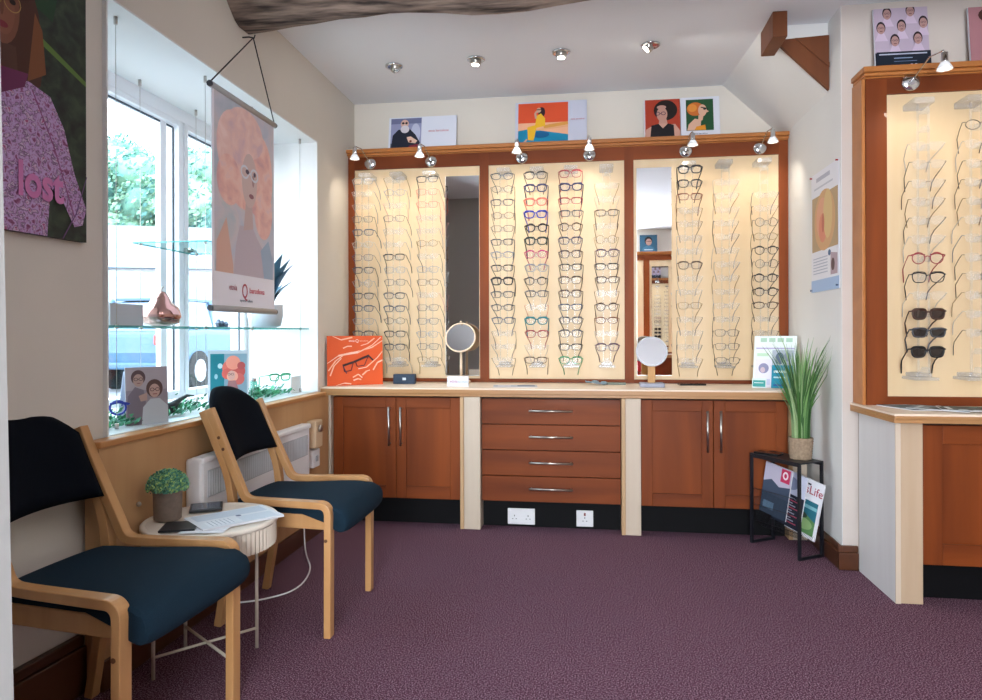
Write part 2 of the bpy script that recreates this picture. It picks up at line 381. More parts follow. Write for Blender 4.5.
# ------------------------------------------------------------------ recessed downlights
for i, (x, y, tilt, lab) in enumerate([(-1.03, 3.55, -.5, 'recessed ceiling spotlight nearest the left wall'), (-.585, 3.525, .1, 'second recessed ceiling spotlight from the left wall'),
                           (-.145, 3.50, 0, 'third recessed ceiling spotlight from the left wall, glowing brightest'), (.295, 3.48, .8, 'recessed ceiling spotlight tilted over, nearest the brown beam stub')]):
    t = thing('downlight', lab, 'ceiling light', (x, y, ZC), group='recessed ceiling spotlights')
    b = MB(); b.lathe([(.030, -.001), (.047, -.001), (.047, -.006), (.040, -.010), (.032, -.008)], 28)
    b.build('bezel', M_chrome, t, smooth=True)
    R = Matrix.Rotation(tilt, 4, 'Y')
    b = MB(); b.lathe([(.026, -.004), (.028, -.012), (.026, -.026), (.020, -.03)], 24); o = b.build('lamp_holder', M_steel, t); o.rotation_euler = (0, tilt, 0)
    b = MB(); b.lathe([(.019, -.0305), (.019, -.033), (.008, -.035)], 20)
    o = b.build('bulb', mat('lamp_glow', 'FFF8EC', .3, emit=9 if i > 0 else 9) if i else mat('lamp_off', 'C8CCD0', .1, metal=.6), t); o.rotation_euler = (0, tilt, 0)
    l = light('downlight_beam', 'SPOT', (0, 0, -.05), 9 if i != 3 else 5, (1, .97, .92), parent=t, spot_size=1.9, spot_blend=.8, shadow_soft_size=.03)
    if i == 3: l.rotation_euler = (0, -1.15, 0); l.location = (.02, 0, -.045); l.data.energy = 2.5; l.data.spot_size = 1.6
    if i == 0: l.data.energy = 2

# ================================================================== DISPLAY BOARDS
def frame_unit(name, label, x0, x1, yf, yw, panels, z0, z1, zp0, zp1, left_lip=False):
    """cherry framed wall display; panels = [(xa, xb)] of beech"""
    t = thing(name, label, 'display unit', ((x0+x1)/2, yf, z0)); ox, oz = (x0+x1)/2, z0
    xs = [x0]+[v for p_ in panels for v in p_]+[x1]
    for k in range(0, len(xs), 2): boxo('stile', xs[k]-ox, xs[k+1]-ox, 0, yw-yf-.002, 0, z1-z0-.04, M_cherry, t)
    for xa, xb in panels:
        boxo('rail', xa-ox, xb-ox, .0005, yw-yf-.002, zp1-z0, z1-z0-.04, M_cherryx, t); boxo('rail', xa-ox, xb-ox, .0005, yw-yf-.002, 0, zp0-z0, M_cherryx, t)
    for xa, xb in panels: boxo('display_panel', xa-ox, xb-ox, .012, .03, zp0-z0, zp1-z0, M_beech, t)
    b = MB(); e0 = -.02 if left_lip else 0
    b.box(x0-ox+e0, x1-ox, -.035, yw-yf-.002, z1-z0-.022, z1-z0); b.box(x0-ox+e0*.6, x1-ox, -.02, yw-yf-.002, z1-z0-.036, z1-z0-.022); b.box(x0-ox+e0*.4, x1-ox, -.008, yw-yf-.002, z1-z0-.042, z1-z0-.036)
    b.build('crown_moulding', M_crown, t, bevel=.003)
    if left_lip: boxo('side_lipping', x0-ox-.016, x0-ox-.001, .0, yw-yf-.002, 0, z1-z0-.04, M_crown, t, .003)
    return t
frame_unit('wall_display_unit', 'long brown wood-framed wall display with three pale panels of glasses', -1.448, 1.078, 4.0, YB,
           [(-1.41, -.645), (-.592, .190), (.242, 1.030)], .742, 2.130, .763, 2.014)
frame_unit('wall_display_unit', 'brown wood-framed wall display above the right counter, nearest the viewer', 1.139, 2.3, 3.08, YR,
           [(1.222, 2.2)], .724, 2.128, .761, 2.02, True)
for nm, xa, xb, z0, z1, y in [('left panel behind the round wooden mirror', -.852, -.650, .778, 1.957, 4.0), ('right panel behind the round grey mirror', .258, .452, .785, 1.965, 4.0)]:
    t = thing('wall_mirror', 'tall narrow mirror on the '+nm, 'mirror', ((xa+xb)/2, y, z0), group='tall mirrors on the display boards')
    w_ = (xb-xa)/2
    boxo('glass', -w_, w_, .004, .0115, 0, z1-z0, M_mirror, t)
    b = MB()
    for q, (xx, zz) in enumerate([(-w_, .0), (w_, .0), (-w_, z1-z0), (w_, z1-z0)]): pass
    b.box(-w_, w_, .003, .0039, -.0, .004); b.box(-w_, -w_+.002, .003, .0039, .004, z1-z0); b.build('glass_edge', M_steel, t)

# ------------------------------------------------------------------ swan-neck spotlights on the crown
def sconce(x, y, z, lab, power, dz=0, fwd=.28, side=0, aimx=0):
    t = thing('display_spotlight', lab, 'wall light', (x, y, z), group='chrome spotlights over the display boards')
    b = MB(); b.lathe([(.036, 0), (.036, .006), (.033, .012), (.010, .014)], 32, axis='Y'); o = b.build('wall_plate', M_chrome, t, smooth=False)
    b = MB(); b.tube([(0, -.012, 0), (0, -.05, .012), (side*.5, -fwd*.6, .045), (side, -fwd+.01, .032+dz), (side, -fwd, .012+dz)], .0032, 8); b.build('arm', M_chrome, t)
    h = Vector((side, -fwd, -.012+dz))
    b = MB(); b.lathe([(.004, .035), (.011, .032), (.012, .0), (.014, -.004)], 20, h); hh = b.build('lamp_head', M_chrome, t)
    b = MB(); b.lathe([(.013, -.003), (.018, -.012), (.026, -.026), (.028, -.032), (.025, -.032), (.012, -.010)], 24, h); b.build('shade', mat('frosted_glass_shade', 'F4F5F7', .2, emit=.1), t)
    b = MB(); b.lathe([(.017, -.026), (.017, -.029), (.004, -.031)], 16, h); b.build('bulb', mat('halogen_glow', 'FFEBC8', .3, emit=9), t)
    l = light('spot_beam', 'SPOT', h+Vector((0, 0, -.04)), power, (1, .88, .72), parent=t, aim=(side+aimx, .0, -.50), spot_size=2.1, spot_blend=.9, shadow_soft_size=.008)
    return t
Pw = 2.5
for x, lab in [(-1.308, 'chrome display spotlight at the left end, nearest the window wall'), (-.935, 'chrome display spotlight below the picture of the bearded man'),
               (-.395, 'chrome display spotlight below the woman in yellow'), (-.006, 'chrome display spotlight below the right edge of the poolside picture'),
               (.529, 'chrome display spotlight below the red-haired profile picture'), (.928, 'chrome display spotlight at the right end of the long display, below the slope')]:
    sconce(x, 3.999, 2.050, lab, Pw)
sconce(1.312, 3.079, 2.062, 'chrome display spotlight with long arm below the picture of six faces', Pw*.6, fwd=.26, side=.01)
sconce(1.75, 3.079, 2.062, 'unseen chrome display spotlight beyond the right edge of the photo', Pw*.6, fwd=.26)  # unseen spotlight, kept for the light it gives

# ================================================================== GLASSES
def outline(shape, n=18):
    pts = []
    for k in range(n):
        a = 2*PI*k/n; c_, s_ = math.cos(a), math.sin(a)
        if shape == 'round': x, z = .0235*c_, .0225*s_
        elif shape == 'oval': x, z = .0265*c_, .0185*s_
        else:
            e = {'rect': .45, 'square': .55, 'cat': .6, 'pilot': .7}[shape]
            x = math.copysign(abs(c_)**e, c_); z = math.copysign(abs(s_)**e, s_)
            sx, sz = {'rect': (.0265, .0175), 'square': (.026, .021), 'cat': (.0265, .020), 'pilot': (.0265, .022)}[shape]
            x *= sx; z *= sz
            if z < 0: x *= 1-.18*(-z/sz)
            if shape == 'cat' and z > 0 and x > 0: z += .006*(x/sx)**2
        pts.append((x, z))
    return pts
GM = {}
def gmesh(key, fn, mats_):
    if key not in GM:
        b = MB(); fn(b); bmesh.ops.recalc_face_normals(b.bm, faces=b.bm.faces)
        me = bpy.data.meshes.new(key[0]); b.bm.to_mesh(me); b.bm.free()
        for f in me.polygons: f.use_smooth = True
        me.materials.append(mats_); GM[key] = me
    return GM[key]
def part(name, me, parent, loc=(0, 0, 0)):
    o = bpy.data.objects.new(name, me); C.objects.link(o); o.parent = parent; o.location = loc
    return o
FC = {'black': ('black', '0A0B10', 0), 'gunmetal': ('gunmetal', '4A4C52', .4), 'silver': ('silver', '8F949B', .6), 'navy': ('navy blue', '1B2350', 0),
      'blue': ('bright blue', '1C35A8', 0), 'tort': ('tortoiseshell', '7A3A1C', 0), 'red': ('red', '9C2430', 0), 'coral': ('coral pink', 'D0705E', 0), 'magenta': ('magenta pink', 'C41C68', 0),
      'green': ('green', '1D8A58', 0), 'teal': ('teal', '15777C', 0), 'gold': ('gold', '8A6A3A', .5), 'bronze': ('bronze', '56402E', .3), 'clear': ('clear pale', 'B9B2AA', 0),
      'purple': ('dark purple', '4A2A4C', 0), 'brown': ('brown', '42261A', 0), 'dkgreen': ('dark green', '142A22', 0), 'slate': ('slate blue', '3C4D63', .2), 'pink': ('pale pink', 'C08A88', 0)}
SN = {'rect': 'rectangular', 'square': 'square', 'round': 'round', 'oval': 'oval', 'cat': 'cat-eye', 'pilot': 'pilot'}
def glasses(loc, shape, col, thick, label, group, rz=0, lensm=None, tilt=.52, spread=.02, down=True):
    """thick: 'wire' | 'fine' | 'bold' | 'rimless'"""
    t = thing('pair_of_glasses', label, 'glasses', loc, rz, group)
    fm = mat('frame_'+col, FC[col][1], .3, FC[col][2])
    r = {'wire': .0013, 'fine': .0020, 'bold': .0034, 'rimless': .0008}[thick]
    out_ = outline(shape)
    def fr(b):
        for sg in (-1, 1):
            if thick != 'rimless': b.tube([(sg*(.0335+x), 0, z) for x, z in out_], r, 5, closed=True)
            b.tube([(sg*.0585, 0, .010), (sg*.066, .003, .011), (sg*.068, .008, .011)], max(r, .0012), 5)
        b.tube([(-.0085, 0, .004), (-.004, -.001, .008), (.004, -.001, .008), (.0085, 0, .004)], max(r, .001), 5)
        if thick == 'bold' or thick == 'fine':
            for sg in (-1, 1): b.tube([(sg*.010, 0, .013), (sg*.035, 0, .0185 if shape in ('square', 'cat', 'round', 'pilot') else .0165), (sg*.062, 0, .012)], r*1.25, 5)
    part('frame', gmesh(('frame', shape, col, thick), fr, fm), t)
    lm = lensm or (M_lensr if thick == 'rimless' else M_lens)
    for sg in (-1, 1):
        part('lens', gmesh(('lens', shape, sg, lm.name), lambda b: b.face([(sg*x, .0006, z) for x, z in out_]), lm), t, (sg*.0335, 0, 0))
        dy, dz = math.cos(tilt), -math.sin(tilt)
        def tm(b):
            P_ = [(0, 0, 0), (-sg*spread*.15, .035*dy, .035*dz), (-sg*spread*.5, .085*dy, .085*dz), (-sg*spread*.8, .10*dy, .10*dz-.012), (-sg*spread, .105*dy, .10*dz-.046)]
            rr = {'wire': .0013, 'fine': .0018, 'bold': .0026, 'rimless': .0014}[thick]
            b.tube(P_, [rr, rr, rr*1.1, rr*1.4, rr*1.2], 5)
        part('temple', gmesh(('temple', sg, col, thick, tilt, spread), tm, fm), t, (sg*.068, .008, .011))
    return t
ORD = ['top', 'second', 'third', 'fourth', 'fifth', 'sixth', 'seventh', 'eighth', 'ninth', 'tenth', 'eleventh', 'twelfth', 'thirteenth', 'fourteenth', 'fifteenth']
TN = {'wire': 'wire-rimmed', 'fine': 'thin-framed', 'bold': 'thick-framed', 'rimless': 'rimless'}
ZT, DZ, NR = 1.916, .0742, 15
def rod(x, y, lab, zt=1.975, zb=.835, n=NR, yb=3.999):
    t = thing('glasses_rod', lab, 'display rod', (x, yb, zb), group='clear glasses rods on the display boards')
    H = zt-zb; d = yb-y
    b = MB(); b.box(-.022, -.018, -d+.03, -d+.042, .02, H-.03); b.box(.018, .022, -d+.03, -d+.042, .02, H-.03); b.build('upright', M_acr, t)
    b = MB(); b.box(-.038, .038, -d+.02, .011, H-.03, H-.004); b.build('top_block', M_acrblock, t, bevel=.004)
    b = MB(); b.box(-.045, .045, -d+.005, .011, 0, .012); b.box(-.03, .03, -d+.03, .011, .012, .028); b.build('bottom_block', M_acrblock, t, bevel=.003)
    me = None
    for k in range(n):
        z = ZT-k*DZ-zb
        if me is None:
            b = MB(); b.hexa([(-.012, .002, -.010), (.012, .002, -.010), (.018, .035, -.012), (-.018, .035, -.012)], [(-.005, .006, .010), (.005, .006, .010), (.008, .035, .012), (-.008, .035, .012)])
            o = b.build('nose_rest', M_acr, t); me = o.data
        else: o = part('nose_rest', me, t)
        o.location = (0, -d, z)
# style tables: shape, colour, thickness for each row from the top; None = empty place
R_, Q_, O_, V_, K_, P_ = 'rect', 'square', 'round', 'oval', 'cat', 'pilot'
def T(s):
    out_ = []
    for e in s.split():
        if e == '-': out_.append(None); continue
        a, c_, th_ = e.split('.'); out_.append(({'R': R_, 'Q': Q_, 'O': O_, 'V': V_, 'K': K_, 'P': P_}[a], c_, {'w': 'wire', 'f': 'fine', 'b': 'bold', 'x': 'rimless'}[th_]))
    return out_
LEFT = [T('R.silver.w R.silver.x R.silver.x R.gunmetal.w R.slate.f V.clear.w R.navy.w R.gunmetal.f O.silver.w R.gunmetal.f R.slate.f R.silver.w R.gunmetal.f R.black.w R.gunmetal.w'),
        T('R.gold.x V.silver.w R.pink.x R.gunmetal.w P.silver.x V.silver.x R.black.f R.silver.w R.gunmetal.w R.gunmetal.f R.slate.f V.black.w R.black.f R.gunmetal.f R.silver.x'),
        T('R.black.f R.coral.w R.coral.w R.pink.x R.silver.x V.gold.w R.gunmetal.x R.silver.w R.bronze.w R.pink.x R.gunmetal.w R.slate.w R.silver.w R.gunmetal.w R.gold.w')]
MID = [T('V.gunmetal.f V.black.w R.gunmetal.f V.bronze.w R.black.w R.gunmetal.f V.silver.f R.black.f Q.black.b R.gunmetal.f V.gunmetal.f R.slate.f R.gunmetal.x R.silver.x R.black.x'),
       T('Q.black.f Q.navy.b Q.coral.b K.blue.b O.black.b Q.dkgreen.b O.magenta.f Q.silver.f O.black.f R.gunmetal.f Q.coral.x K.teal.b K.red.f V.clear.x R.bronze.f'),
       T('Q.red.f K.navy.b R.red.f R.gunmetal.f O.bronze.f K.navy.f Q.brown.f R.black.f Q.bronze.f Q.brown.f R.slate.f K.gunmetal.f Q.gunmetal.f R.black.f K.green.f'),
       T('- R.gold.x R.clear.x R.bronze.f R.gold.x O.gold.w Q.purple.f R.black.f R.brown.f Q.tort.x O.brown.f V.tort.f V.clear.x Q.purple.f -')]
RIGHT = [T('Q.black.b Q.black.f R.tort.f R.gold.x R.bronze.x R.clear.x R.clear.x Q.bronze.f R.clear.x V.silver.x R.gold.w R.gunmetal.x R.silver.x R.gunmetal.x R.gold.x'),
         T('- R.clear.x R.gold.x V.clear.x R.brown.x R.gunmetal.x R.clear.x R.silver.x V.gold.x R.clear.x R.silver.x R.gunmetal.x R.black.w R.black.w R.black.w'),
         T('- - V.gunmetal.x R.gold.x O.black.w V.gold.w O.black.f O.black.w O.black.f O.black.f V.bronze.f V.gunmetal.x R.bronze.x - -')]
RU = [T('- - R.clear.x R.black.x R.brown.x R.gold.x R.black.x R.clear.x O.red.f Q.black.f R.clear.x Q.brown.b R.gunmetal.b Q.black.b -'),
      T('- V.black.w R.clear.x R.black.x R.bronze.x V.gold.x R.clear.x R.silver.x R.black.x R.bronze.x R.gold.x R.clear.x R.black.x - -')]
def sunlens(n, c_): return clear(n, (.09, .07, .07), .12, .05, body=.5, bodycol=c_)
CN = {3: ['leftmost', 'middle', 'rightmost'], 4: ['first', 'second', 'third', 'fourth'], 2: ['first', 'second']}
def board(cols, xs, y, bname, yb, sp=.02):
    for ci, (col, x) in enumerate(zip(cols, xs)):
        cn = CN[len(cols)][ci]+' column of the '+bname
        rod(x, y, 'clear acrylic rod holding the glasses in the '+cn, yb=yb)
        for k, e in enumerate(col):
            if not e: continue
            sh, cc, th_ = e; lm = None; what = '%s %s %s glasses' % (FC[cc][0], TN[th_], SN[sh])
            if yb < 3.5 and k in (11, 12, 13) and ci == 0:
                lm = sunlens('sun_lens_%d' % k, {11: '2A1712', 12: '17181C', 13: '0C0C10'}[k]); what = '%s %s sunglasses' % (FC[cc][0], SN[sh])
            glasses((x+random.uniform(-.003, .003), y-.004, ZT-k*DZ+random.uniform(-.002, .002)), sh, cc, th_, '%s, %s in the %s' % (what, ORD[k], cn), 'glasses on the '+bname,
                    rz=random.uniform(-.03, .03), lensm=lm, spread=sp+.01*(random.randrange(3)-1), tilt=.54+.05*(random.randrange(3)-1))
board(LEFT, (-1.310, -1.122, -.926), 3.87, 'left board', 3.999, .0)
board(MID, (-.492, -.303, -.11, .088), 3.87, 'middle board', 3.999, .02)
board(RIGHT, (.533, .727, .928), 3.87, 'right board', 3.999, .02)
board(RU, (1.324, 1.520), 2.96, 'board nearest the viewer', 3.079, .02)

# ================================================================== CABINETS
def shaker(name, x0, x1, z0, z1, parent, y, handle_x=None, fr=.055):
    d = boxo(name, x0, x1, y+.012, y+.021, z0, z1, M_cherry, parent)
    for a_, b_ in ((x0, x0+fr), (x1-fr, x1)): boxo('door_stile', a_, b_, y, y+.012, z0, z1, M_cherry, d, .002)
    for a_, b_ in ((z0, z0+fr+.01), (z1-fr, z1)): boxo('door_rail', x0+fr, x1-fr, y, y+.012, a_, b_, M_cherryx, d, .002)
    if handle_x is not None:
        b = MB(); zt = z1-.045; zb = zt-.215
        b.tube([(handle_x, y-.03, zt-.004), (handle_x, y-.03, zb+.004)], .0055, 10)
        b.cyl((handle_x, y, zt-.014), (handle_x, y-.03, zt-.014), .004, n=8); b.cyl((handle_x, y, zb+.014), (handle_x, y-.03, zb+.014), .004, n=8)
        b.build('door_handle', M_steel, d)
    return d
def base_unit(lab, x0, x1, yf, yb, kind, ztop=.694):
    t = thing('base_cabinet', lab, 'cabinet', ((x0+x1)/2, yf, 0)); W = (x1-x0)/2
    boxo('carcass', -W, W, .022, yb-yf, .142, ztop-.006, mat('carcass', '3A2014', .6), t)
    boxo('plinth', -W, W, .065, .085, 0, .142, M_black, t)
    zb, zt = .146, .686
    if kind == 'doors':
        shaker('cabinet_door', -W+.002, -.0015, zb, zt, t, 0, -.032); shaker('cabinet_door', .0015, W-.002, zb, zt, t, 0, .032)
    elif kind == 'drawers':
        h = (zt-zb)/4
        for k in range(4):
            z0 = zt-(k+1)*h
            d = boxo('drawer_front', -W+.002, W-.002, 0, .020, z0+.002, z0+h-.002, M_cherryx, t, .002)
            b = MB(); zc = z0+h*.55; b.tube([(-.108, -.03, zc), (.118, -.03, zc)], .0055, 10)
            for xx in (-.098, .108): b.cyl((xx, 0, zc), (xx, -.03, zc), .004, n=8)
            b.build('drawer_handle', M_steel, d)
    return t
YF = 3.595
base_unit('brown two-door base cabinet at the left, beside the window wall', -1.392, -.684, YF, 4.1, 'doors')
base_unit('brown base cabinet with four drawers in the middle', -.574, .150, YF, 4.1, 'drawers')
base_unit('brown two-door base cabinet behind the black magazine stand', .250, .966, YF, 4.1, 'doors')
def post(x0, x1, lab, y0=YF-.03, y1=4.1, zt=.695):
    t = thing('counter_post', lab, 'counter post', ((x0+x1)/2, y0, 0), group='pale posts under the long counter'); W = (x1-x0)/2
    boxo('upright', -W+.02, W, .004, y1-y0, 0, zt, M_lime, t, .002); boxo('edge_strip', -W, -W+.0198, 0, y1-y0, 0, zt, wood('edge_beech', 'C9A67F', 'B8946B', .45, 'Z', 10), t, .002)
    return t
post(-1.448, -1.394, 'narrow pale post under the left end of the long counter')
post(-.683, -.576, 'pale post between the left cabinet and the drawers')
post(.152, .249, 'pale post between the drawers and the right cabinet')
post(.968, 1.056, 'pale post behind the black magazine stand', y0=YF)
def worktop(name, lab, pts, z0, z1):
    t = thing(name, lab, 'worktop', (pts[0][0], pts[0][1], z0)); o = Vector((pts[0][0], pts[0][1], 0))
    def loop(ins, za, zb):
        c_ = sum((Vector((*p_, 0)) for p_ in pts), Vector())/len(pts)
        return [(p_[0]-o.x, p_[1]-o.y+(ins if p_[1] < c_.y else 0), za-z0) for p_ in pts], [(p_[0]-o.x, p_[1]-o.y+(ins if p_[1] < c_.y else 0), zb-z0) for p_ in pts]
    b = MB(); lo, hi = loop(.004, z1-.008, z1); b.hexa(lo, hi); b.build('top_surface', M_top, t)
    b = MB(); lo, hi = loop(0, z0+.016, z1-.008); b.hexa(lo, hi); lo, hi = loop(.006, z0, z0+.016); b.hexa(lo, hi); b.build('edging', M_topedge, t, bevel=.002)
worktop('worktop', 'long pale wooden counter top along the far wall', [(-1.448, 3.555), (1.056, 3.555), (1.056, 4.118), (-1.448, 4.118)], .696, .741)
worktop('worktop', 'pale wooden counter top at the right, nearest the viewer', [(1.122, 2.765), (2.3, 2.765), (2.3, 3.188), (1.112, 3.188)], .688, .7235)
t = thing('counter_side_panel', 'whitish wooden end panel of the right counter', 'counter panel', (1.14, 2.81, 0)); boxo('panel', 0, .018, .001, .358, 0, .687, M_limew, t, .001)
boxo('corner_post', .0185, .098, 0, .34, 0, .687, wood('post_beige', 'C6AE94', 'B69C80', .5, 'Z', 10), t, .002); boxo('edge_strip', .0, .018, -.004, .0008, 0, .687, M_lime, t)
t = thing('base_cabinet', 'brown base cabinet under the right counter, nearest the viewer', 'cabinet', (1.24, 2.825, 0))
boxo('carcass', 0, 1.0, .022, .34, .142, .68, MC['carcass'], t); boxo('plinth', 0, 1.0, .065, .085, 0, .142, M_black, t)
shaker('cabinet_door', .004, .45, .146, .675, t, 0, .40, fr=.07); shaker('cabinet_door', .453, .9, .146, .675, t, 0, .50, fr=.07)
# sockets in the plinth
def socket(name, lab, x0, x1, z0, z1, y, double=True):
    t = thing(name, lab, 'socket', ((x0+x1)/2, y, (z0+z1)/2)); W, H = (x1-x0)/2, (z1-z0)/2
    boxo('face_plate', -W, W, -.008, 0, -H, H, M_white, t, .003)
    dk = mat('socket_slot', '33363C', .6)
    b = MB()
    for cx in ((-W*.5, W*.5) if double else (0,)):
        b.box(cx-.002, cx+.002, -.0086, -.0081, 0, .008); b.box(cx-.013, cx-.006, -.0086, -.0081, -.014, -.011); b.box(cx+.006, cx+.013, -.0086, -.0081, -.014, -.011)
    b.build('socket_hole', dk, t)
    b = MB()
    for cx in ((-.012, .012) if double else (0,)): b.box(cx-.005, cx+.005, -.011, -.0081, H-.028, H-.012)
    b.build('switch', M_white if double else mat('neon_red', '7A2A2A', .4), t, bevel=.001)
socket('double_socket', 'white double power socket in the black plinth', -.442, -.297, .012, .097, 3.659)
socket('switched_spur', 'small white switched outlet with red rocker in the black plinth', -.079, .009, .012, .097, 3.659, False)

# ================================================================== CHAIRS
def arc(cx, cz, r, a0, a1, n=8): return [(cx+r*math.cos(a0+(a1-a0)*k/n), cz+r*math.sin(a0+(a1-a0)*k/n)) for k in range(n+1)]
def chair(loc, lab, rz=0):
    """local: back at -x, front +x, width along y (legs at +-.215), origin on floor below seat centre"""
    t = thing('armless_visitor_chair', lab, 'chair', loc, rz, 'bent beech chairs with dark upholstery')
    A = PI/2
    # bent side rail: back post -> rail -> front leg
    top = (-.285, .765); k1 = (-.145, .545)
    path = [(-.268, .765), (-.205, .62), (-.150, .500), (-.128, .450), (-.07, .447), (.03, .447), (.115, .447), (.187, .447), (.187, .375), (.186, .2), (.185, 0)]
    back = [(-.290, .757), (-.235, .63), (-.190, .52), (-.178, .42), (-.180, .34), (-.205, .18), (-.235, .0)]
    def chai(p_, it=3):
        for _ in range(it):
            q = [p_[0]]
            for a_, b_ in zip(p_, p_[1:]): q += [(a_[0]*.75+b_[0]*.25, a_[1]*.75+b_[1]*.25), (a_[0]*.25+b_[0]*.75, a_[1]*.25+b_[1]*.75)]
            p_ = q+[p_[-1]]
        return p_
    def dense(p_, n=5):
        o_ = []
        for k in range(len(p_)-1):
            p0 = p_[max(k-1, 0)]; p1 = p_[k]; p2 = p_[k+1]; p3 = p_[min(k+2, len(p_)-1)]
            for j in range(n):
                u = j/n
                o_.append(tuple(.5*((2*p1[i])+(-p0[i]+p2[i])*u+(2*p0[i]-5*p1[i]+4*p2[i]-p3[i])*u*u+(-p0[i]+3*p1[i]-3*p2[i]+p3[i])*u**3) for i in (0, 1)))
        return o_+[p_[-1]]
    for sg in (-1, 1):
        y0, y1 = sg*.235, sg*.198
        b = MB(); b.band(chai(path), min(y0, y1), max(y0, y1), .024); f = b.build('side_frame', M_bent, t, bevel=.004)
        b = MB()
        for (x, z) in ((-.222, .665), (-.205, .625), (.186, .33)):
            b.cyl((x-.004, sg*.234, z), (x-.004, sg*.2365, z), .006, n=10)
        b.build('screw_plug', mat('plug_dark', '5B3418', .6), f)
        b = MB(); b.band(chai(back), min(y0, y1), max(y0, y1), .026); b.build('leg', M_bent, t, bevel=.004)
    # seat rails
    b = MB(); b.box(-.175, .18, -.197, -.175, .355, .405); b.box(-.175, .18, .175, .197, .355, .405); b.box(.15, .172, -.175, .175, .355, .40); b.box(-.175, -.153, -.175, .175, .355, .40)
    b.build('seat_rail', M_bent, t, bevel=.003)
    # seat cushion: waterfall front
    N, Mn = 16, 12
    def seatsurf():
        b = MB(); prof = [(-.185, .400), (-.195, .425), (-.17, .446), (-.05, .446), (.08, .452), (.17, .452), (.225, .440), (.252, .410), (.256, .375), (.240, .350), (.215, .352), (.19, .375), (.0, .392)]
        prof = dense(prof+[prof[0]], 3)[:-1]; rings = []
        for j in range(Mn+1):
            v = -1+2*j/Mn; y = .1925*math.copysign(abs(math.sin(v*PI/2))**.85, v); e = 1-abs(v)**6*.22
            ring = []
            for x, z in prof:
                wf = (1-.02*abs(v)**2); xx = x*wf-(.012*abs(v)**3 if x > .1 else 0); yy = y
                if x > .205: yy *= 1.09
                ring.append(b.bm.verts.new((xx, yy, .405+(z-.405)*e-(.008*v*v if z > .43 else 0))))
            rings.append(ring)
        L = len(prof)
        for a, c_ in zip(rings, rings[1:]):
            for j in range(L): b.bm.faces.new([a[j], a[(j+1) % L], c_[(j+1) % L], c_[j]]).smooth = True
        b.bm.faces.new(rings[0]); b.bm.faces.new(rings[-1]); return b
    b = seatsurf(); o = b.build('seat', M_fabric, t, bevel=.006, smooth=True)
    # back pad with a domed top, leaning with the posts
    b = MB(); U, V = 16, 14; fr_, bk = [], []
    def pad(u, v, side):
        y = u*.196
        hi = .752+.078*(1-abs(u)**2.6)
        lo = .575+.004*math.cos(u*PI/2); z = lo+(hi-lo)*v
        xl = -.188-(z-.575)*.44; curve = -.030*(1-u*u)
        e = max(0, 1-abs(u)**8)*max(0, 1-abs(2*v-1)**8); th_ = .008+.018*e**.5
        return (xl+curve+(th_ if side else -th_*.7), y, z)
    G = {}
    for s_ in (0, 1):
        for i in range(U+1):
            for j in range(V+1): G[s_, i, j] = b.bm.verts.new(pad(-1+2*i/U, j/V, s_))
    for i in range(U):
        for j in range(V):
            b.bm.faces.new([G[1, i, j], G[1, i+1, j], G[1, i+1, j+1], G[1, i, j+1]]); b.bm.faces.new([G[0, i, j], G[0, i, j+1], G[0, i+1, j+1], G[0, i+1, j]])
    for i in range(U):
        for j in (0, V): b.bm.faces.new([G[0, i, j], G[0, i+1, j], G[1, i+1, j], G[1, i, j]])
    for j in range(V):
        for i in (0, U): b.bm.faces.new([G[0, i, j], G[1, i, j], G[1, i, j+1], G[0, i, j+1]])
    b.build('backrest', M_fabricb, t, smooth=True)
    for ch in t.children_recursive:
        for v in ch.data.vertices:
            u = min(1, max(0, (.15-v.co.x)/.37)); v.co.y *= 1-.17*u
    return t
chair((-1.069, 2.456, 0), 'bent beech chair with black backrest, farther away in front of the radiator')
chair((-1.185, 1.59, 0), 'bent beech chair with dark navy seat, nearest the viewer at the left edge', -.05)

# ================================================================== ROUND TABLE
M_tab = mat('table_powder_coat', 'CFC4B4', .5)
t = thing('round_side_table', 'low round cream side table with ribbed rim between the chairs', 'table', (-1.182, 2.018, 0))
b = MB(); b.lathe([(.198, .436), (.202, .440), (.202, .448), (.198, .452), (.19, .452), (.186, .449)], 64); b.build('table_top', mat('table_top_cream', 'DCD2C4', .45), t)
b = MB(); n = 150
pr = [((.192+(.004 if k % 2 else 0))*math.cos(2*PI*k/n), (.192+(.004 if k % 2 else 0))*math.sin(2*PI*k/n)) for k in range(n)]
b.hexa([(x, y, .368) for x, y in pr], [(x, y, .437) for x, y in pr]); b.build('ribbed_drum', M_tab, t)
legs = [(.094, .112), (-.112, -.128), (-.145, .090), (.128, -.110)]
for x, y in legs: b = MB(); b.cyl((x, y, 0), (x, y, .369), .0055, n=10); b.build('leg', M_tab, t)
b = MB(); b.tube([(legs[0][0], legs[0][1], .065), (legs[1][0], legs[1][1], .065)], .0045, 8); b.tube([(legs[2][0], legs[2][1], .065), (legs[3][0], legs[3][1], .065)], .0045, 8); b.build('cross_brace', M_tab, t)
ZTB = .4525
t = thing('potted_topiary', 'small green ball plant in a grey pot on the round table', 'plant', (-1.308, 1.985, ZTB))
b = MB(); b.lathe([(.036, 0), (.040, .003), (.043, .088), (.045, .090), (.040, .090), (.038, .084)], 28); b.build('pot', mat('grey_clay', '857468', .8, noise_amt=.15, scale=60, bump=.2), t)
gm = [mat('topiary_a', '86B888', .7), mat('topiary_b', '5E9A7C', .7), mat('topiary_c', 'A6C878', .7), mat('topiary_d', '4C8A80', .7)]
b = MB(); b.blob((0, 0, .110), .048, 2, gm[1], (1.05, 1.05, .85))
pts = []
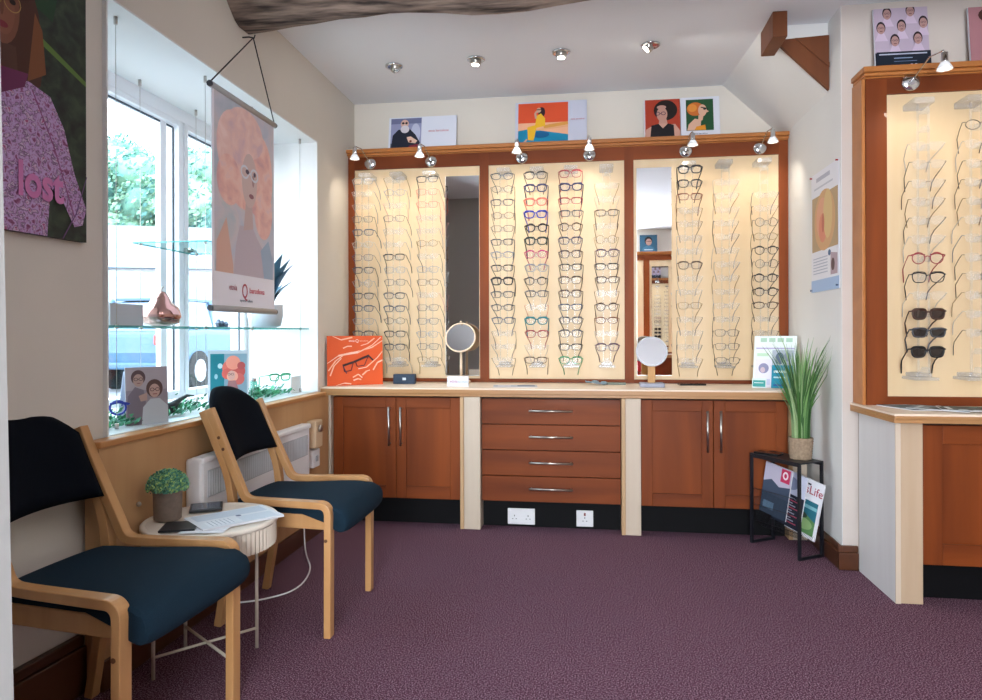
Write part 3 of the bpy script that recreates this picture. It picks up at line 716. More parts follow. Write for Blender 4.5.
for k in range(2200):
    a = random.uniform(0, 2*PI); ph = math.acos(random.uniform(-.25, 1)); r = .060*random.uniform(.86, 1.03)
    pts.append((r*math.sin(ph)*math.cos(a), r*math.sin(ph)*math.sin(a),   .104+r*.85*math.cos(ph)))
leafcloud(b, pts, .0042, gm, asp=.7); b.build('foliage', None, t)
def slab(name, lab, cat, loc, rz, w_, l_, h_, m, face=None, fm=None):
    t = thing(name, lab, cat, loc, rz); boxo('cover', -w_/2, w_/2, -l_/2, l_/2, 0, h_, m, t, .001)
    if face: boxo('face', -w_/2*face, w_/2*face, -l_/2*face, l_/2*face, h_, h_+.0006, fm, t)
    return t
slab('coaster', 'dark square coaster beside the grey pot, nearest the front of the table', 'coaster', (-1.215, 1.905, ZTB), .35, .10, .10, .006, mat('slate_dark', '17181E', .35))
slab('coaster', 'dark square coaster with blue sheen at the back of the table', 'coaster', (-1.262, 2.125, ZTB), .5, .10, .10, .008, mat('slate_dark', '17181E', .35), .85, mat('slate_sheen', '3A4A5E', .15))
def magazine(loc, rz, w_, l_, lab, m, n=5, tilt=0, name='magazine'):
    t = thing(name, lab, 'magazine', loc, rz); t.rotation_euler = (tilt, 0, rz)
    b = MB()
    for k in range(n): b.box(-w_/2+.001*(k % 2), w_/2-.0015*(k % 3), -l_/2, l_/2, k*.0011, k*.0011+.0009)
    b.build('pages', mat('paper_white', 'E6E6EA', .6), t)
    a = Art(w_, l_); a.rect(0, 0, 1, 1, m); return t, a
t, a = magazine((-1.105, 2.02, ZTB), -.70, .17, .25, 'open pale magazine lying over the edge of the round table', ink('DDE4EC'), 6)
a.rect(.05, .06, .45, .94, ink('C3D0DE')); a.rect(.55, .5, .95, .94, ink('CBD6E2')); a.rect(.58, .1, .9, .42, ink('E6ECF4')); a.ell(.5, .55, .05, .035, ink('4A5A80'))
for k in range(6): a.rect(.56, .14+k*.05, .9, .15+k*.05, ink('9AA6B8'))
a.build(t, 'cover_print', (0, -.125, .0068), (-PI/2, 0, 0))
slab('sheet_of_paper', 'white sheet of paper under the magazine on the round table', 'paper', (-1.13, 1.90, ZTB), .2, .13, .09, .001, ink('E2E4EA'))

# ================================================================== RADIATOR, SWITCHES, CABLE
t = thing('panel_heater', 'white slim electric heater on the panelling behind the chair', 'radiator', (-1.399, 2.22, .20))
boxo('body', .0, .065, 0, .93, 0, .395, M_white, t, .012)
b = MB(); b.box(.064, .068, .035, .895, .255, .350); b.build('grille', mat('grille_grey', 'B0B3B8', .5), t)
b = MB()
for k in range(52): b.box(.068, .0695, .04+k*.0162, .046+k*.0162, .26, .345)
b.build('grille_bars', mat('grille_light', 'C6C9CE', .5), t)
b = MB(); b.box(.02, .072, .0, .93, .378, .400); b.build('top_cap', M_white, t, bevel=.006)
t = thing('timer_switch', 'beige switch box with dial beside the heater', 'switch', (-1.399, 3.30, .46)); boxo('box', 0, .05, -.045, .045, 0, .135, mat('beige_plastic', 'D2B795', .5), t, .005)
b = MB(); b.lathe([(.018, .05), (.017, .062), (.008, .063)], 20, (0, 0, .095), axis='X'); b.build('dial', M_steel, t)
t = thing('fused_outlet', 'grey white outlet box below the beige switch', 'socket', (-1.399, 3.30, .36)); boxo('box', 0, .035, -.043, .043, 0, .09, M_white, t, .004)
boxo('rocker', .035, .04, -.012, .012, .03, .06, mat('grey_rocker', 'A8ACB2', .4), t, .001)
cp = [(-1.385, 3.19, .37), (-1.385, 3.19, .15), (-1.36, 3.14, .03), (-1.30, 3.02, .006), (-1.20, 2.85, .006), (-1.16, 2.62, .006), (-1.25, 2.50, .006), (-1.36, 2.45, .006)]
for _ in range(3):
    q = [cp[0]]
    for a_, b_ in zip(cp, cp[1:]): q += [tuple(a_[i]*.75+b_[i]*.25 for i in range(3)), tuple(a_[i]*.25+b_[i]*.75 for i in range(3))]
    cp = q+[cp[-1]]
b = MB(); b.tube(cp, .0035, 6)
tag(b.build('heater_cable', M_white, smooth=True), 'thin white cable drooping from the heater to the carpet', 'cable')

# ================================================================== MAGAZINE STAND + GRASS
import mathutils
ang = math.atan2(3.283-3.531, .921-.772)
t = thing('magazine_stand', 'black metal magazine stand against the right wall', 'stand', (.910, 3.436, 0), ang + PI/2)
# local: long axis = -y..y ; u along width
Wd, Ln, Hh, r = .068, .146, .432, .006
for sg in (-1, 1):
    b = MB(); y = sg*Ln
    b.box(-Wd-r, -Wd+r, y-r, y+r, 0, Hh); b.box(Wd-r, Wd+r, y-r, y+r, 0, Hh); b.box(-Wd+r, Wd-r, y-r, y+r, 0, 2*r); b.build('end_frame', M_blackmet, t)
b = MB(); b.box(-Wd-r, Wd+r, -Ln-r, Ln+r, Hh, Hh+.008); b.build('top', M_blackmet, t, bevel=.001)
b = MB()
for sg in (-1, 1): b.box(sg*Wd-.003, sg*Wd+.003, -Ln+r, Ln-r, Hh-.012, Hh)
b.build('top_rail', M_blackmet, t)
b = MB()
for k in range(34):
    y = -Ln+.012+k*(2*Ln-.024)/33
    b.tube([(-Wd+.002, y, .27), (-.045, y, .11), (-.012, y, .075), (.012, y, .075), (.045, y, .11), (Wd-.002, y, .27)], .0007, 4)
for z, x in ((.27, Wd-.003), (.19, .056), (.11, .044)):
    for sg in (-1, 1): b.tube([(sg*x, -Ln+.006, z), (sg*x, Ln-.006, z)], .0015, 4)
b.build('mesh_basket', M_blackmet, t)
stand = t
def world_of(lx, ly, z):
    a_ = ang+PI/2; return (.910+lx*math.cos(a_)-ly*math.sin(a_), 3.436+lx*math.sin(a_)+ly*math.cos(a_), z)
def cover(lx, ly, z, w_, h_, lean, yawoff, lab, paint, roll=0):
    t = thing('magazine', lab, 'magazine', world_of(lx, ly, z)); R = Matrix.Rotation(ang+yawoff, 4, 'Z') @ Matrix.Rotation(roll, 4, 'Y') @ Matrix.Rotation(lean, 4, 'X')
    t.rotation_euler = R.to_euler()
    boxo('pages', -w_/2, w_/2, .0, .006, 0, h_, mat('paper_white', 'E6E6EA', .6), t)
    a = Art(w_, h_); paint(a); a.build(t, 'cover_print', (0, -.0003, 0)); return t
def pa(a):
    a.rect(0, 0, 1, 1, ink('2E3E52')); a.rect(0, .55, 1, 1, ink('B9B4C6')); a.poly([(0, .62), (.3, .7), (.6, .6), (1, .66), (1, .4), (0, .4)], ink('3E4A5E')); a.rect(.62, .72, .95, .98, ink('C2325A'))
    a.ell(.78, .86, .1, .08, ink('F0E0E6')); a.ell(.78, .86, .05, .045, ink('C2325A')); a.rect(.1, .1, .5, .25, ink('5C7890'))
def pb(a):
    a.rect(0, 0, 1, 1, ink('1F2636')); a.rect(0, .6, 1, 1, ink('C9CDE0')); a.ell(.5, .8, .25, .12, ink('8C96B4'))
    for k in range(11): a.rect(.08, .08+k*.045, .85-.1*(k % 3), .10+k*.045, ink('A9AEC2' if k % 3 else 'C0506A'))
def pc(a):
    a.rect(0, 0, 1, 1, ink('E9EAF0')); a.rect(.08, .06, .92, .64, ink('2B6F80')); a.poly([(.08, .06), (.92, .06), (.92, .3), (.5, .42), (.08, .34)], ink('5E8A55')); a.ell(.55, .22, .3, .1, ink('8FB076'))
    a.ell(.4, .36, .25, .06, ink('3A4A3C')); a.rect(.08, .5, .92, .56, ink('7FB8C2')); a.rect(.35, .9, .6, .93, ink('3A3A44'))
cover(-.030, .055, .150, .16, .245, -.05, .03, 'magazine with mountain and dusk sky cover, leftmost in the black stand', pa, .14)
cover(.000, .005, .115, .17, .26, -.05, .0, 'dark magazine full of small lettering, middle one in the black stand', pb, .16)
t = cover(.030, -.050, .085, .18, .270, -.07, -.02, 'county magazine with green landscape cover, nearest in the black stand', pc, .17)
text('esLife', .055, ink('B04A5E'), parent=t, loc=(.03, -.0035, .205), rot=(PI/2, 0, 0), sx=1.0)
ZS = .4405
b = world_of(-.02, .085, ZS)
slab('phone', 'small black phone at the back of the black magazine stand', 'phone', b, ang+.3, .12, .06, .008, mat('phone_black', '0E1014', .25))
t = thing('potted_grass', 'tall green artificial grass in a woven pot on the black stand', 'plant', world_of(.020, -.072, ZS))
M_rope = mat('woven_rope', 'A08A72', .9, noise_amt=.25, scale=90, bump=.6)
b = MB(); pr = []
for k in range(19):
    z = k*.1/18; pr.append((.046+.008*(z/.1)+(.0022 if k % 2 else 0), z))
pr += [(.050, .101), (.048, .08)]; b.lathe(pr, 32); b.build('woven_pot', M_rope, t)
b = MB(); gl = [mat('grass_a', '4E7A3C', .6), mat('grass_b', '6F9A58', .6), mat('grass_c', '36602E', .6), mat('grass_d', '94B07C', .6)]
for k in range(170):
    a_ = random.uniform(0, 2*PI); r0 = random.uniform(0, .036); L = random.uniform(.24, .50) if random.random() < .8 else random.uniform(.4, .56)
    out_ = random.uniform(.01, .15) * (L/.4); wdt = random.uniform(.003, .0065); d = Vector((math.cos(a_), math.sin(a_), 0)); s_ = Vector((-d.y, d.x, 0)); s_ = (s_*math.cos(.8)+d*math.sin(random.uniform(-1, 1))).normalized()
    base = d*r0+Vector((0, 0, .08)); prev = None; m = random.choice(gl); i = b.mi(m)
    for j in range(7):
        u = j/6; p_ = base+d*out_*u**2+Vector((0, 0, L*u*(1-.08*u*u))); ww = wdt*(1-u**2.5)+.0004
        # keep clear of the wall on the right
        q = [p_-s_*ww, p_+s_*ww]; q = [Vector((min(v.x, (XR-.01-world_of(.020, -.072, 0)[0])), v.y, v.z)) for v in q]
        cur = [b.bm.verts.new(v) for v in q]
        if prev: b.bm.faces.new([prev[0], prev[1], cur[1], cur[0]]).material_index = i
        prev = cur
b.build('grass_blades', None, t)

# ================================================================== THINGS ON THE LONG COUNTER
ZW = .7415
def easel_board(name, lab, cat, loc, rz, w_, h_, lean=-.06, th=.006, m=None, aframe=True):
    t = thing(name, lab, cat, loc, rz); m = m or ink('E8E9EE')
    e = bpy.data.objects.new('board', None)
    R = Matrix.Rotation(lean, 4, 'X')
    b = MB(); b.box(-w_/2, w_/2, 0, th, 0, h_, R=R); o = b.build('board', m, t)
    if aframe:
        b = MB(); b.box(-w_/2+.002, w_/2-.002, 0, .002, 0, h_*.97, R=Matrix.Translation((0, h_*.42, 0)) @ Matrix.Rotation(.30, 4, 'X')); b.build('stand_flap', ink('C9D2E6'), t)
    return t, lean
M_orange = ink('DE5A2C')
t, ln = easel_board('orange_showcard', 'large orange advertising card with glasses at the left end of the counter', 'advertising card', (-1.300, 3.70, ZW), .60, .315, .275, -.04, .004, M_orange)
a = Art(.315, .275); a.rect(0, 0, 1, 1, M_orange)
for pts_ in ([(.0, .45), (.2, .6), (.45, .66), (.62, .70), (.8, .76), (1, .9)], [(.02, .3), (.15, .5), (.3, .62), (.55, .66), (.8, .80), (.97, .97)], [(.1, 1), (.25, .92), (.45, .97)], [(.55, .33), (.7, .36), (.9, .55), (1, .68)], [(.45, .16), (.55, .22), (.62, .15)], [(.05, .2), (.12, .4), (.25, .55)], [(.82, .3), (.9, .45), (1, .5)], [(.28, .75), (.36, .79), (.44, .79)], [(.6, .8), (.72, .84), (.85, .95)], [(.62, .2), (.70, .28), (.76, .3)], [(.46, .10), (.54, .13), (.6, .11)], [(.15, .0), (.3, .05), (.42, .03)]):
    n_ = len(pts_)-1
    for k in range(n_):
        a.line([pts_[k], pts_[k+1]], random.uniform(.004, .011), ink(random.choice(['F2A07A', 'F6B9A0', 'EE8A5C'])))
        a.line([pts_[k], pts_[k+1]], .0035, ink('F8CDBC'))
a.line([(.27, .40), (.47, .47), (.75, .60)], .012, ink('3E2A2A')); a.line([(.28, .40), (.30, .28), (.42, .30), (.46, .46)], .005, ink('5A2A30')); a.line([(.50, .47), (.53, .38), (.66, .40), (.73, .58)], .005, ink('5A2A30')); a.line([(.73, .6), (.82, .50)], .009, ink('3E2A2A')); a.line([(.28, .38), (.34, .24)], .006, ink('5A3A4A'))
a.build(t, 'print', (0, -.0006, 0), (ln, 0, 0))
text('etnia', .017, ink('FBE3D8'), parent=t, loc=(-.022, -.003, .242), rot=(PI/2+ln, 0, 0)); text('Q', .024, ink('FBE3D8'), parent=t, loc=(.008, -.003, .239), rot=(PI/2+ln, 0, 0)); text('barcelona', .013, ink('F4B49A'), parent=t, loc=(.047, -.003, .243), rot=(PI/2+ln, 0, 0))
t = thing('glasses_case_box', 'small dark blue box on the counter, beside the orange card', 'box', (-1.055, 3.835, ZW), .06); boxo('box', -.062, .062, -.025, .025, 0, .055, ink('26384C'), t, .002)
boxo('logo', -.008, .012, -.0256, -.0251, .022, .036, ink('C9D2DA'), t)
def table_mirror(lab, loc, rz, r, zc, rim, stemm, basem, tilt, base, fw=.0):
    t = thing('table_mirror', lab, 'mirror', loc, rz)
    R = Matrix.Rotation(tilt, 4, 'X')
    n = 40; b = MB(); b.lathe([(r*.93, .0015), (r*.93, .006)], n, axis='Y', smooth=False); o = b.build('mirror_face', M_mirror, t); o.location = (0, -.004, zc); o.rotation_euler = (tilt, 0, 0)
    b = MB(); b.lathe([(r*.93, -.004), (r, -.002), (r*1.02, .004), (r, .010), (r*.93, .010), (r*.92, .004)], n, axis='Y')
    o = b.build('rim', rim, t, smooth=True); o.location = (0, -.004, zc); o.rotation_euler = (tilt, 0, 0)
    return t
t = table_mirror('round tabletop mirror with pale wooden rim and stem, beside the dark blue box', (-.742, 3.905, ZW), .0, .088, .262, mat('pale_birch', 'E3CDB4', .5), None, None, -.34, None)
b = MB(); b.cyl((0, .01, .02), (0, .006, .178), .0075, n=14); b.build('stem', MC['pale_birch'], t)
b = MB(); b.lathe([(.055, 0), (.055, .012), (.05, .016), (.01, .018)], 32, (0, .01, 0)); b.build('base', MC['pale_birch'], t)
b = MB(); b.cyl((0, .0, .349), (0, .0, .358), .006, n=10); b.build('rim_peg', MC['pale_birch'], t)
t = table_mirror('round frameless tabletop mirror on a wooden stem and grey base', (.318, 3.745, ZW), -.0, .081, .187, mat('mirror_rim_grey', 'C2C6CE', .3), None, None, -.30, None)
b = MB(); b.box(-.019, .019, .004, .022, .02, .120); b.build('stem', wood('oak_stem', 'D2A36A', 'BC8A50', .5, 'Z', 20), t, bevel=.002)
b = MB(); b.box(-.063, .063, -.055, .045, 0, .022); b.build('base', mat('grey_base', '8E93A4', .4), t, bevel=.004)
b = MB(); b.tube([(-.030, -.045, .21), (-.028, -.02, .23)], .006, 8)
t = thing('sign_block', 'small white block sign with coloured lettering, in front of the round wooden mirror', 'sign', (-.712, 3.665, ZW), .05); boxo('block', -.058, .058, -.010, .010, 0, .055, clear('sign_acrylic', (.95, .97, 1), .1, .05, body=.75, bodycol='F2F4FA'), t, .002)
text('etnia', .022, ink('A05A8A'), parent=t, loc=(-.022, -.011, .022)); text('barcelona', .013, ink('6A8ABA'), parent=t, loc=(.027, -.011, .022))
t, a = magazine((-.405, 3.70, ZW), -1.45, .13, .235, 'grey folded leaflet lying on the counter above the drawers', ink('B9BEC8'), 3, name='leaflet'); a.rect(.1, .55, .9, .95, ink('7C8698')); a.rect(.1, .1, .9, .4, ink('D6D2DA')); a.build(t, 'cover_print', (0, -.1175, .0036), (-PI/2, 0, 0))
def cloth():
    b = MB(); N = 14; G = {}
    for i in range(N+1):
        for j in range(N+1):
            x = (i/N-.5)*.11; y = (j/N-.5)*.085; G[i, j] = b.bm.verts.new((x, y, .004+.022*max(0, noise.noise(Vector((x*38, y*30, 2))))+.010*(1-i/N)))
    for i in range(N):
        for j in range(N): b.bm.faces.new([G[i, j], G[i+1, j], G[i+1, j+1], G[i, j+1]]).smooth = True
    o = b.build('cleaning_cloth', mat('blue_grey_cloth', '7E929E', .9)); s_ = o.modifiers.new('s', 'SOLIDIFY'); s_.thickness = .002
    o.location = (.03, 3.86, ZW); o.rotation_euler = (0, 0, -.2); return tag(o, 'crumpled blue grey lens cloth on the counter', 'cloth')
cloth()
slab('glasses_case', 'flat grey green case beside the crumpled cloth on the counter', 'case', (.135, 3.90, ZW), -.05, .11, .05, .010, mat('case_green', '6F7A70', .5))
slab('phone', 'black phone lying on the counter right of the grey-based mirror', 'phone', (.545, 3.90, ZW), .08, .14, .07, .009, mat('phone_black', '0E1014', .25), .92, mat('phone_glass', '15181E', .08))
# leaflet rack
t = thing('leaflet_rack', 'white sloping leaflet rack at the right end of the counter', 'leaflet rack', (.94, 3.765, ZW), -.42)
R = Matrix.Rotation(-.22, 4, 'X')
b = MB(); b.box(-.105, .105, .0, .004, .0, .275, R=R); b.hexa([(-.105, .0, 0), (-.101, .0, 0), (-.101, .11, 0), (-.105, .11, 0)], [(-.105, .055, .25), (-.101, .055, .25), (-.101, .07, .25), (-.105, .07, .25)]); b.build('back_board', ink('E4EEEC'), t)
a = Art(.21, .275); a.rect(.0, .0, 1, 1, ink('E6F0EF'))
for k in range(4): a.rect(.15+.2*k, .88, .30+.2*k, .96, ink('A9CDB8'))
a.rect(.05, .74, .95, .77, ink('B8B4D4')); a.rect(.08, .6, .35, .66, ink('BFE0C4')); a.build(t, 'header_print', (0, -.0006, 0), (-.22, 0, 0))
def leaf(lab, x, y, z, w_, h_, paint, lean=-.22):
    t = thing('leaflet', lab, 'leaflet', (.94+x*math.cos(.42)+y*math.sin(.42), 3.765-x*math.sin(.42)+y*math.cos(.42), ZW+z), -.42); b = MB(); b.box(-w_/2, w_/2, 0, .004, 0, h_, R=Matrix.Rotation(lean, 4, 'X')); b.build('pages', ink('EDEFF2'), t)
    a = Art(w_, h_); paint(a); a.build(t, 'print', (0, -.0006, 0), (lean, 0, 0)); return t
def p1(a): a.rect(0, 0, 1, 1, ink('1F8CA8')); a.rect(0, .6, 1, 1, ink('AEB9C6')); a.ell(.35, .78, .2, .16, ink('5E6E84')); a.ell(.7, .82, .16, .12, ink('8692A2')); a.rect(.1, .4, .8, .46, ink('D8F0F4')); a.rect(.1, .26, .7, .30, ink('BFE4EA')); a.rect(.1, .05, .8, .10, ink('2F5E96'))
def p2(a): a.rect(0, 0, 1, 1, ink('E3E2F0')); a.ell(.5, .68, .3, .18, ink('8C8CAE')); a.ell(.45, .62, .14, .1, ink('C8B6C2')); a.rect(.1, .1, .9, .3, ink('C6CDE6'))
def p3(a): a.rect(0, 0, 1, 1, ink('D6E8E6')); a.rect(.06, .12, .94, .8, ink('3E9A98')); a.rect(.15, .5, .8, .56, ink('E3F4F2'))
leaf('turquoise leaflet with grey photograph in the counter rack, rightmost', .045, -.030, 0, .105, .20, p1); leaf('lilac white leaflet with faces in the counter rack', -.050, -.018, 0, .085, .15, p2); leaf('small green card at the front left of the counter rack', -.062, -.055, 0, .07, .05, p3)
for x, y, rz, cc, lab in [(1.275, 2.99, .3, '55606A', 'grey green magazine on the right counter, farthest left of the fanned pile'), (1.36, 2.93, .9, '7A8890', 'pale blue magazine in the middle of the fan on the right counter'), (1.45, 2.90, 1.3, '3E4A4C', 'dark magazine at the right of the fan on the right counter')]:
    t, a = magazine((x, y, .724+(x-1.275)*.03), rz, .15, .21, lab, ink(cc), 3)
    for k in range(7): a.ell(random.random(), random.random(), .14, .08, ink(random.choice(['2E3A3E', '9FB4B8', '5E7A70', 'B9C6CC', '40545E'])))
    a.rect(.1, .82, .8, .9, ink('C9D2D6')); a.build(t, 'cover_print', (0, -.105, .0036), (-PI/2, 0, 0))

# ================================================================== PICTURES ON TOP OF THE DISPLAYS
ZCR = 2.131
def topcard(lab, x0, x1, h_, y, paint, lean=-.16, z=ZCR, txt=None, th=.012, rz=0):
    w_ = x1-x0; t = thing('picture_board', lab, 'picture', ((x0+x1)/2, y, z), rz); R = Matrix.Rotation(lean, 4, 'X')
    b = MB(); b.box(-w_/2, w_/2, 0, th, 0, h_, R=R); b.build('board', ink('DADDE6'), t)
    a = Art(w_, h_); paint(a); a.build(t, 'printed_picture', (0, -.0006, 0), (lean, 0, 0))
    if txt:
        for body, sz, xx, zz, cc in txt: text(body, sz, ink(cc), parent=t, loc=(xx, zz*math.sin(-lean)-.005, zz*math.cos(lean)), rot=(PI/2+lean, 0, 0))
    return t
SK = 'C9A08C'
def pc1(a):  # bearded man in dark coat
    a.rect(0, 0, 1, 1, ink('D6DAE6')); a.rect(.03, .02, .485, .97, ink('8E92B4')); a.rect(.03, .80, .485, .97, ink('6A6E90')); a.ell(.40, .5, .07, .3, ink('B4B8D0')); a.rect(.03, .02, .08, .2, ink('4A4C62'))
    a.poly([(.04, .02), (.06, .45), (.14, .62), (.30, .66), (.40, .45), (.47, .2), (.47, .02)], ink('1E2232')); a.ell(.235, .80, .06, .13, ink('D0A898')); a.ell(.24, .63, .065, .12, ink('CFC8CE')); a.ell(.21, .82, .018, .035, ink('1A1A22')); a.ell(.26, .82, .018, .035, ink('1A1A22')); a.line([(.21, .82), (.27, .82)], .003, ink('1A1A22'))
    a.poly([(.27, .38), (.33, .40), (.43, .26), (.40, .18), (.30, .22)], ink('DAB6A2')); a.ell(.33, .25, .02, .035, ink('7A3A2A')); a.poly([(.28, .02), (.47, .02), (.45, .16), (.32, .12)], ink('7A1E34'))
topcard('white picture board of an old bearded man in a dark coat', -1.205, -.790, .205, 4.02, pc1, txt=[('etnia barcelona', .020, .10, .105, 'C05A66')])
def pc2(a):  # woman in yellow by the water
    a.rect(0, 0, 1, 1, ink('C3C6D6')); a.rect(.04, .03, .74, .97, ink('D8522E')); a.rect(.04, .03, .74, .5, ink('EBB08C')); a.poly([(.04, .03), (.04, .32), (.2, .36), (.74, .20), (.74, .03)], ink('1283A8')); a.ell(.36, .22, .12, .08, ink('0E5C8C')); a.line([(.4, .40), (.74, .47)], .02, ink('D99A4A')); a.line([(.3, .33), (.74, .40)], .01, ink('E4A87A'))
    a.ell(.37, .75, .05, .12, ink('2A1420')); a.ell(.33, .80, .032, .06, ink(SK)); a.poly([(.28, .45), (.30, .66), (.36, .72), (.42, .60), (.42, .42), (.30, .38), (.26, .08), (.18, .10), (.17, .40)], ink('E8B42A')); a.line([(.29, .60), (.28, .74), (.32, .78)], .012, ink(SK)); a.line([(.17, .12), (.13, .05)], .01, ink(SK)); a.rect(.30, .80, .36, .82, ink('221018'))
topcard('picture board of a woman in yellow by blue water', -.437, -.020, .262, 4.02, pc2, txt=[('etnia barcelona', .013, .155, .14, 'B8485A')])
def pc3(a):  # man with afro and glasses
    a.rect(0, 0, 1, 1, ink('A63A24')); a.rect(0, 0, .03, 1, ink('D4CCD0')); a.ell(.6, .72, .33, .26, ink('1C1210')); a.ell(.50, .62, .15, .18, ink('B98C7E')); a.ell(.49, .80, .13, .05, ink('B98C7E')); a.poly([(.42, .46), (.62, .5), (.66, .34), (.40, .34)], ink('B98C7E'))
    a.poly([(.0, .0), (.05, .24), (.28, .36), (.86, .36), (1, .18), (1, 0)], ink('C29484')); a.poly([(.16, .0), (.2, .34), (.40, .38), (.52, .26), (.66, .38), (.82, .34), (.84, .0)], ink('181218')); a.glasses(.46, .64, .15, ink('2A1A40')); a.poly([(.40, .38), (.52, .26), (.64, .38)], ink('C29484'))
topcard('picture of a man with round dark hair on red, above the tall mirror', .305, .505, .238, 4.02, pc3)
def pc4(a):  # red-haired profile on green
    a.rect(0, 0, 1, 1, ink('D4D6E0')); a.rect(.14, .16, .84, .94, ink('1E4A2C')); a.ell(.38, .70, .22, .17, ink('C2682A')); a.ell(.30, .73, .12, .10, ink('D88A3A')); a.ell(.56, .66, .11, .15, ink('D2A890')); a.poly([(.64, .68), (.73, .63), (.65, .60)], ink('D2A890')); a.poly([(.46, .55), (.58, .52), (.56, .42), (.44, .36)], ink('D2A890')); a.poly([(.16, .17), (.2, .32), (.36, .46), (.52, .42), (.50, .17)], ink('D2A890')); a.poly([(.34, .17), (.40, .26), (.62, .30), (.64, .17)], ink('D68A24')); a.line([(.52, .74), (.70, .70)], .006, ink('1A1A1E')); a.ell(.62, .70, .04, .03, ink('1A1A1E'))
topcard('white-bordered picture of a red-haired woman in profile on green', .508, .722, .240, 4.015, pc4, txt=[('etnia barcelona', .012, 0, .015, '5A5A66')])
def pc5(a):
    a.rect(0, 0, 1, 1, ink('B9A9BC')); a.rect(0, 0, 1, .27, ink('18202E'))
    for x, z in ((.25, .92), (.68, .95), (.12, .68), (.5, .70), (.9, .74), (.36, .46), (.78, .48)):
        a.poly([(x-.12, z-.22), (x+.12, z-.22), (x+.05, z-.08), (x-.05, z-.08)], ink('CBB9CE')); a.ell(x, z, .085, .10, ink('2A2026')); a.ell(x, z-.02, .07, .085, ink('B08A86')); a.glasses(x, z-.005, .05, ink('3A2A34')); a.line([(x-.025, z-.06), (x+.025, z-.06)], .003, ink('6E4A4A'))
    a.rect(0, 0, 1, .265, ink('18202E')); a.rect(.05, .215, .93, .235, ink('B9BED0')); a.rect(.32, .15, .66, .165, ink('8FA2C0')); a.rect(.32, .10, .74, .112, ink('5E6E8C')); a.rect(.1, .03, .5, .04, ink('7A8498')); a.rect(.62, .03, .66, .06, ink('A8B0C4')); a.rect(.7, .03, .74, .06, ink('A8B0C4'))
topcard('lilac picture board with repeated smiling faces above a dark caption band', 1.187, 1.400, .268, 3.10, pc5, lean=-.10, z=2.1285, rz=.02)
def pc6(a): a.rect(0, 0, 1, 1, ink('A8777E')); a.ell(.55, .6, .3, .22, ink('C39A8E')); a.glasses(.5, .62, .2, ink('2A1A20')); a.ell(.5, .85, .34, .16, ink('4A2A22'))
topcard('dusky pink picture board at the right edge of the photo', 1.555, 1.78, .25, 3.10, pc6, lean=-.10, z=2.1285)

# ================================================================== POSTERS ON THE WALLS
def fmat(name, base, spots, scale):
    m = mat(name, base, .6); n = m.node_tree; b = n.nodes['Principled BSDF']; tcn = n.nodes.new('ShaderNodeTexCoord')
    v = n.nodes.new('ShaderNodeTexNoise'); v.inputs['Scale'].default_value = scale; v.inputs['Detail'].default_value = 5; v.inputs['Distortion'].default_value = .4
    r = n.nodes.new('ShaderNodeValToRGB'); n.links.new(tcn.outputs['Object'], v.inputs[0]); n.links.new(v.outputs[0], r.inputs[0])
    cr = r.color_ramp; cr.elements[0].position = .33; cr.elements[0].color = lin(spots[0]); cr.elements[1].position = .68; cr.elements[1].color = lin(spots[-1])
    for k, s_ in enumerate(spots[1:-1]): e = cr.elements.new(.33+.35*(k+1)/(len(spots)-1)); e.color = lin(s_)
    n.links.new(r.outputs[0], b.inputs['Base Color']); return m
t = thing('fashion_poster', 'large poster of a woman in a pink floral blouse against a hedge', 'poster', (-1.4835, 1.528, 1.296), PI/2-.0625)
boxo('canvas', -.29, .29, -.014, 0, 0, .95, ink('2A2E2C'), t)
a = Art(.58, .95); a.rect(0, 0, 1, 1, fmat('hedge_print', '1A241C', ['0C120E', '1E2B20', '34442F'], 22)); a.poly([(.55, .62), (.74, .56), (1, .49), (1, .475), (.7, .55), (.55, .6)], ink('5C7A3A')); a.poly([(.66, .76), (.75, .86), (.84, .74), (.80, .62), (.70, .64)], ink('22402A'))
a.poly([(.36, .40), (.38, .72), (.50, .80), (.64, .76), (.72, .62), (.75, .50), (.73, .42), (.66, .38)], ink('4A2A1E')); a.poly([(.66, .42), (.70, .62), (.74, .58), (.76, .46)], ink('7A4A2C'))
a.poly([(.47, .36), (.48, .50), (.60, .50), (.62, .36)], ink('54342A')); a.ell(.535, .60, .085, .105, ink('7A4C3A'), 24); a.ell(.54, .59, .055, .07, ink('84533F')); a.ell(.53, .595, .010, .026, ink('6A4030'))
for gx in (.485, .58): a.line([(gx+.042*math.cos(k*PI/8), .615+.026*math.sin(k*PI/8)) for k in range(17)], .0025, ink('A88650')); a.ell(gx, .616, .016, .008, ink('241610'))
a.ell(.53, .545, .028, .009, ink('7A2A34'))
bl = fmat('floral_print', 'C9A8CC', ['7A3A62', '9A5A88', 'BFA6D2', 'B58ABE', '6A4A6A', 'D4BEDC', 'A04A78'], 60)
a.poly([(.20, .0), (.25, .34), (.44, .42), (.55, .40), (.66, .42), (.78, .40), (.86, .32), (.92, .20), (.995, .10), (.97, .05), (.92, .04), (.84, .12), (.78, .14), (.76, .0)], bl)
a.poly([(.46, .39), (.52, .36), (.64, .40), (.66, .44), (.48, .43)], ink('6A2A52'))
a.line([(.68, .40), (.80, .26), (.92, .07)], .004, ink('8A4A7A')); a.line([(.85, .0), (.93, .08), (1, .2)], .004, ink('6A4A7A'))
a.build(t, 'printed_picture', (0, -.0146, 0))
text('lost', .125, ink('CF7FB4'), parent=t, loc=(.128, -.0205, .098), rot=(PI/2, 0, 0), sx=.78, bold=.0035)
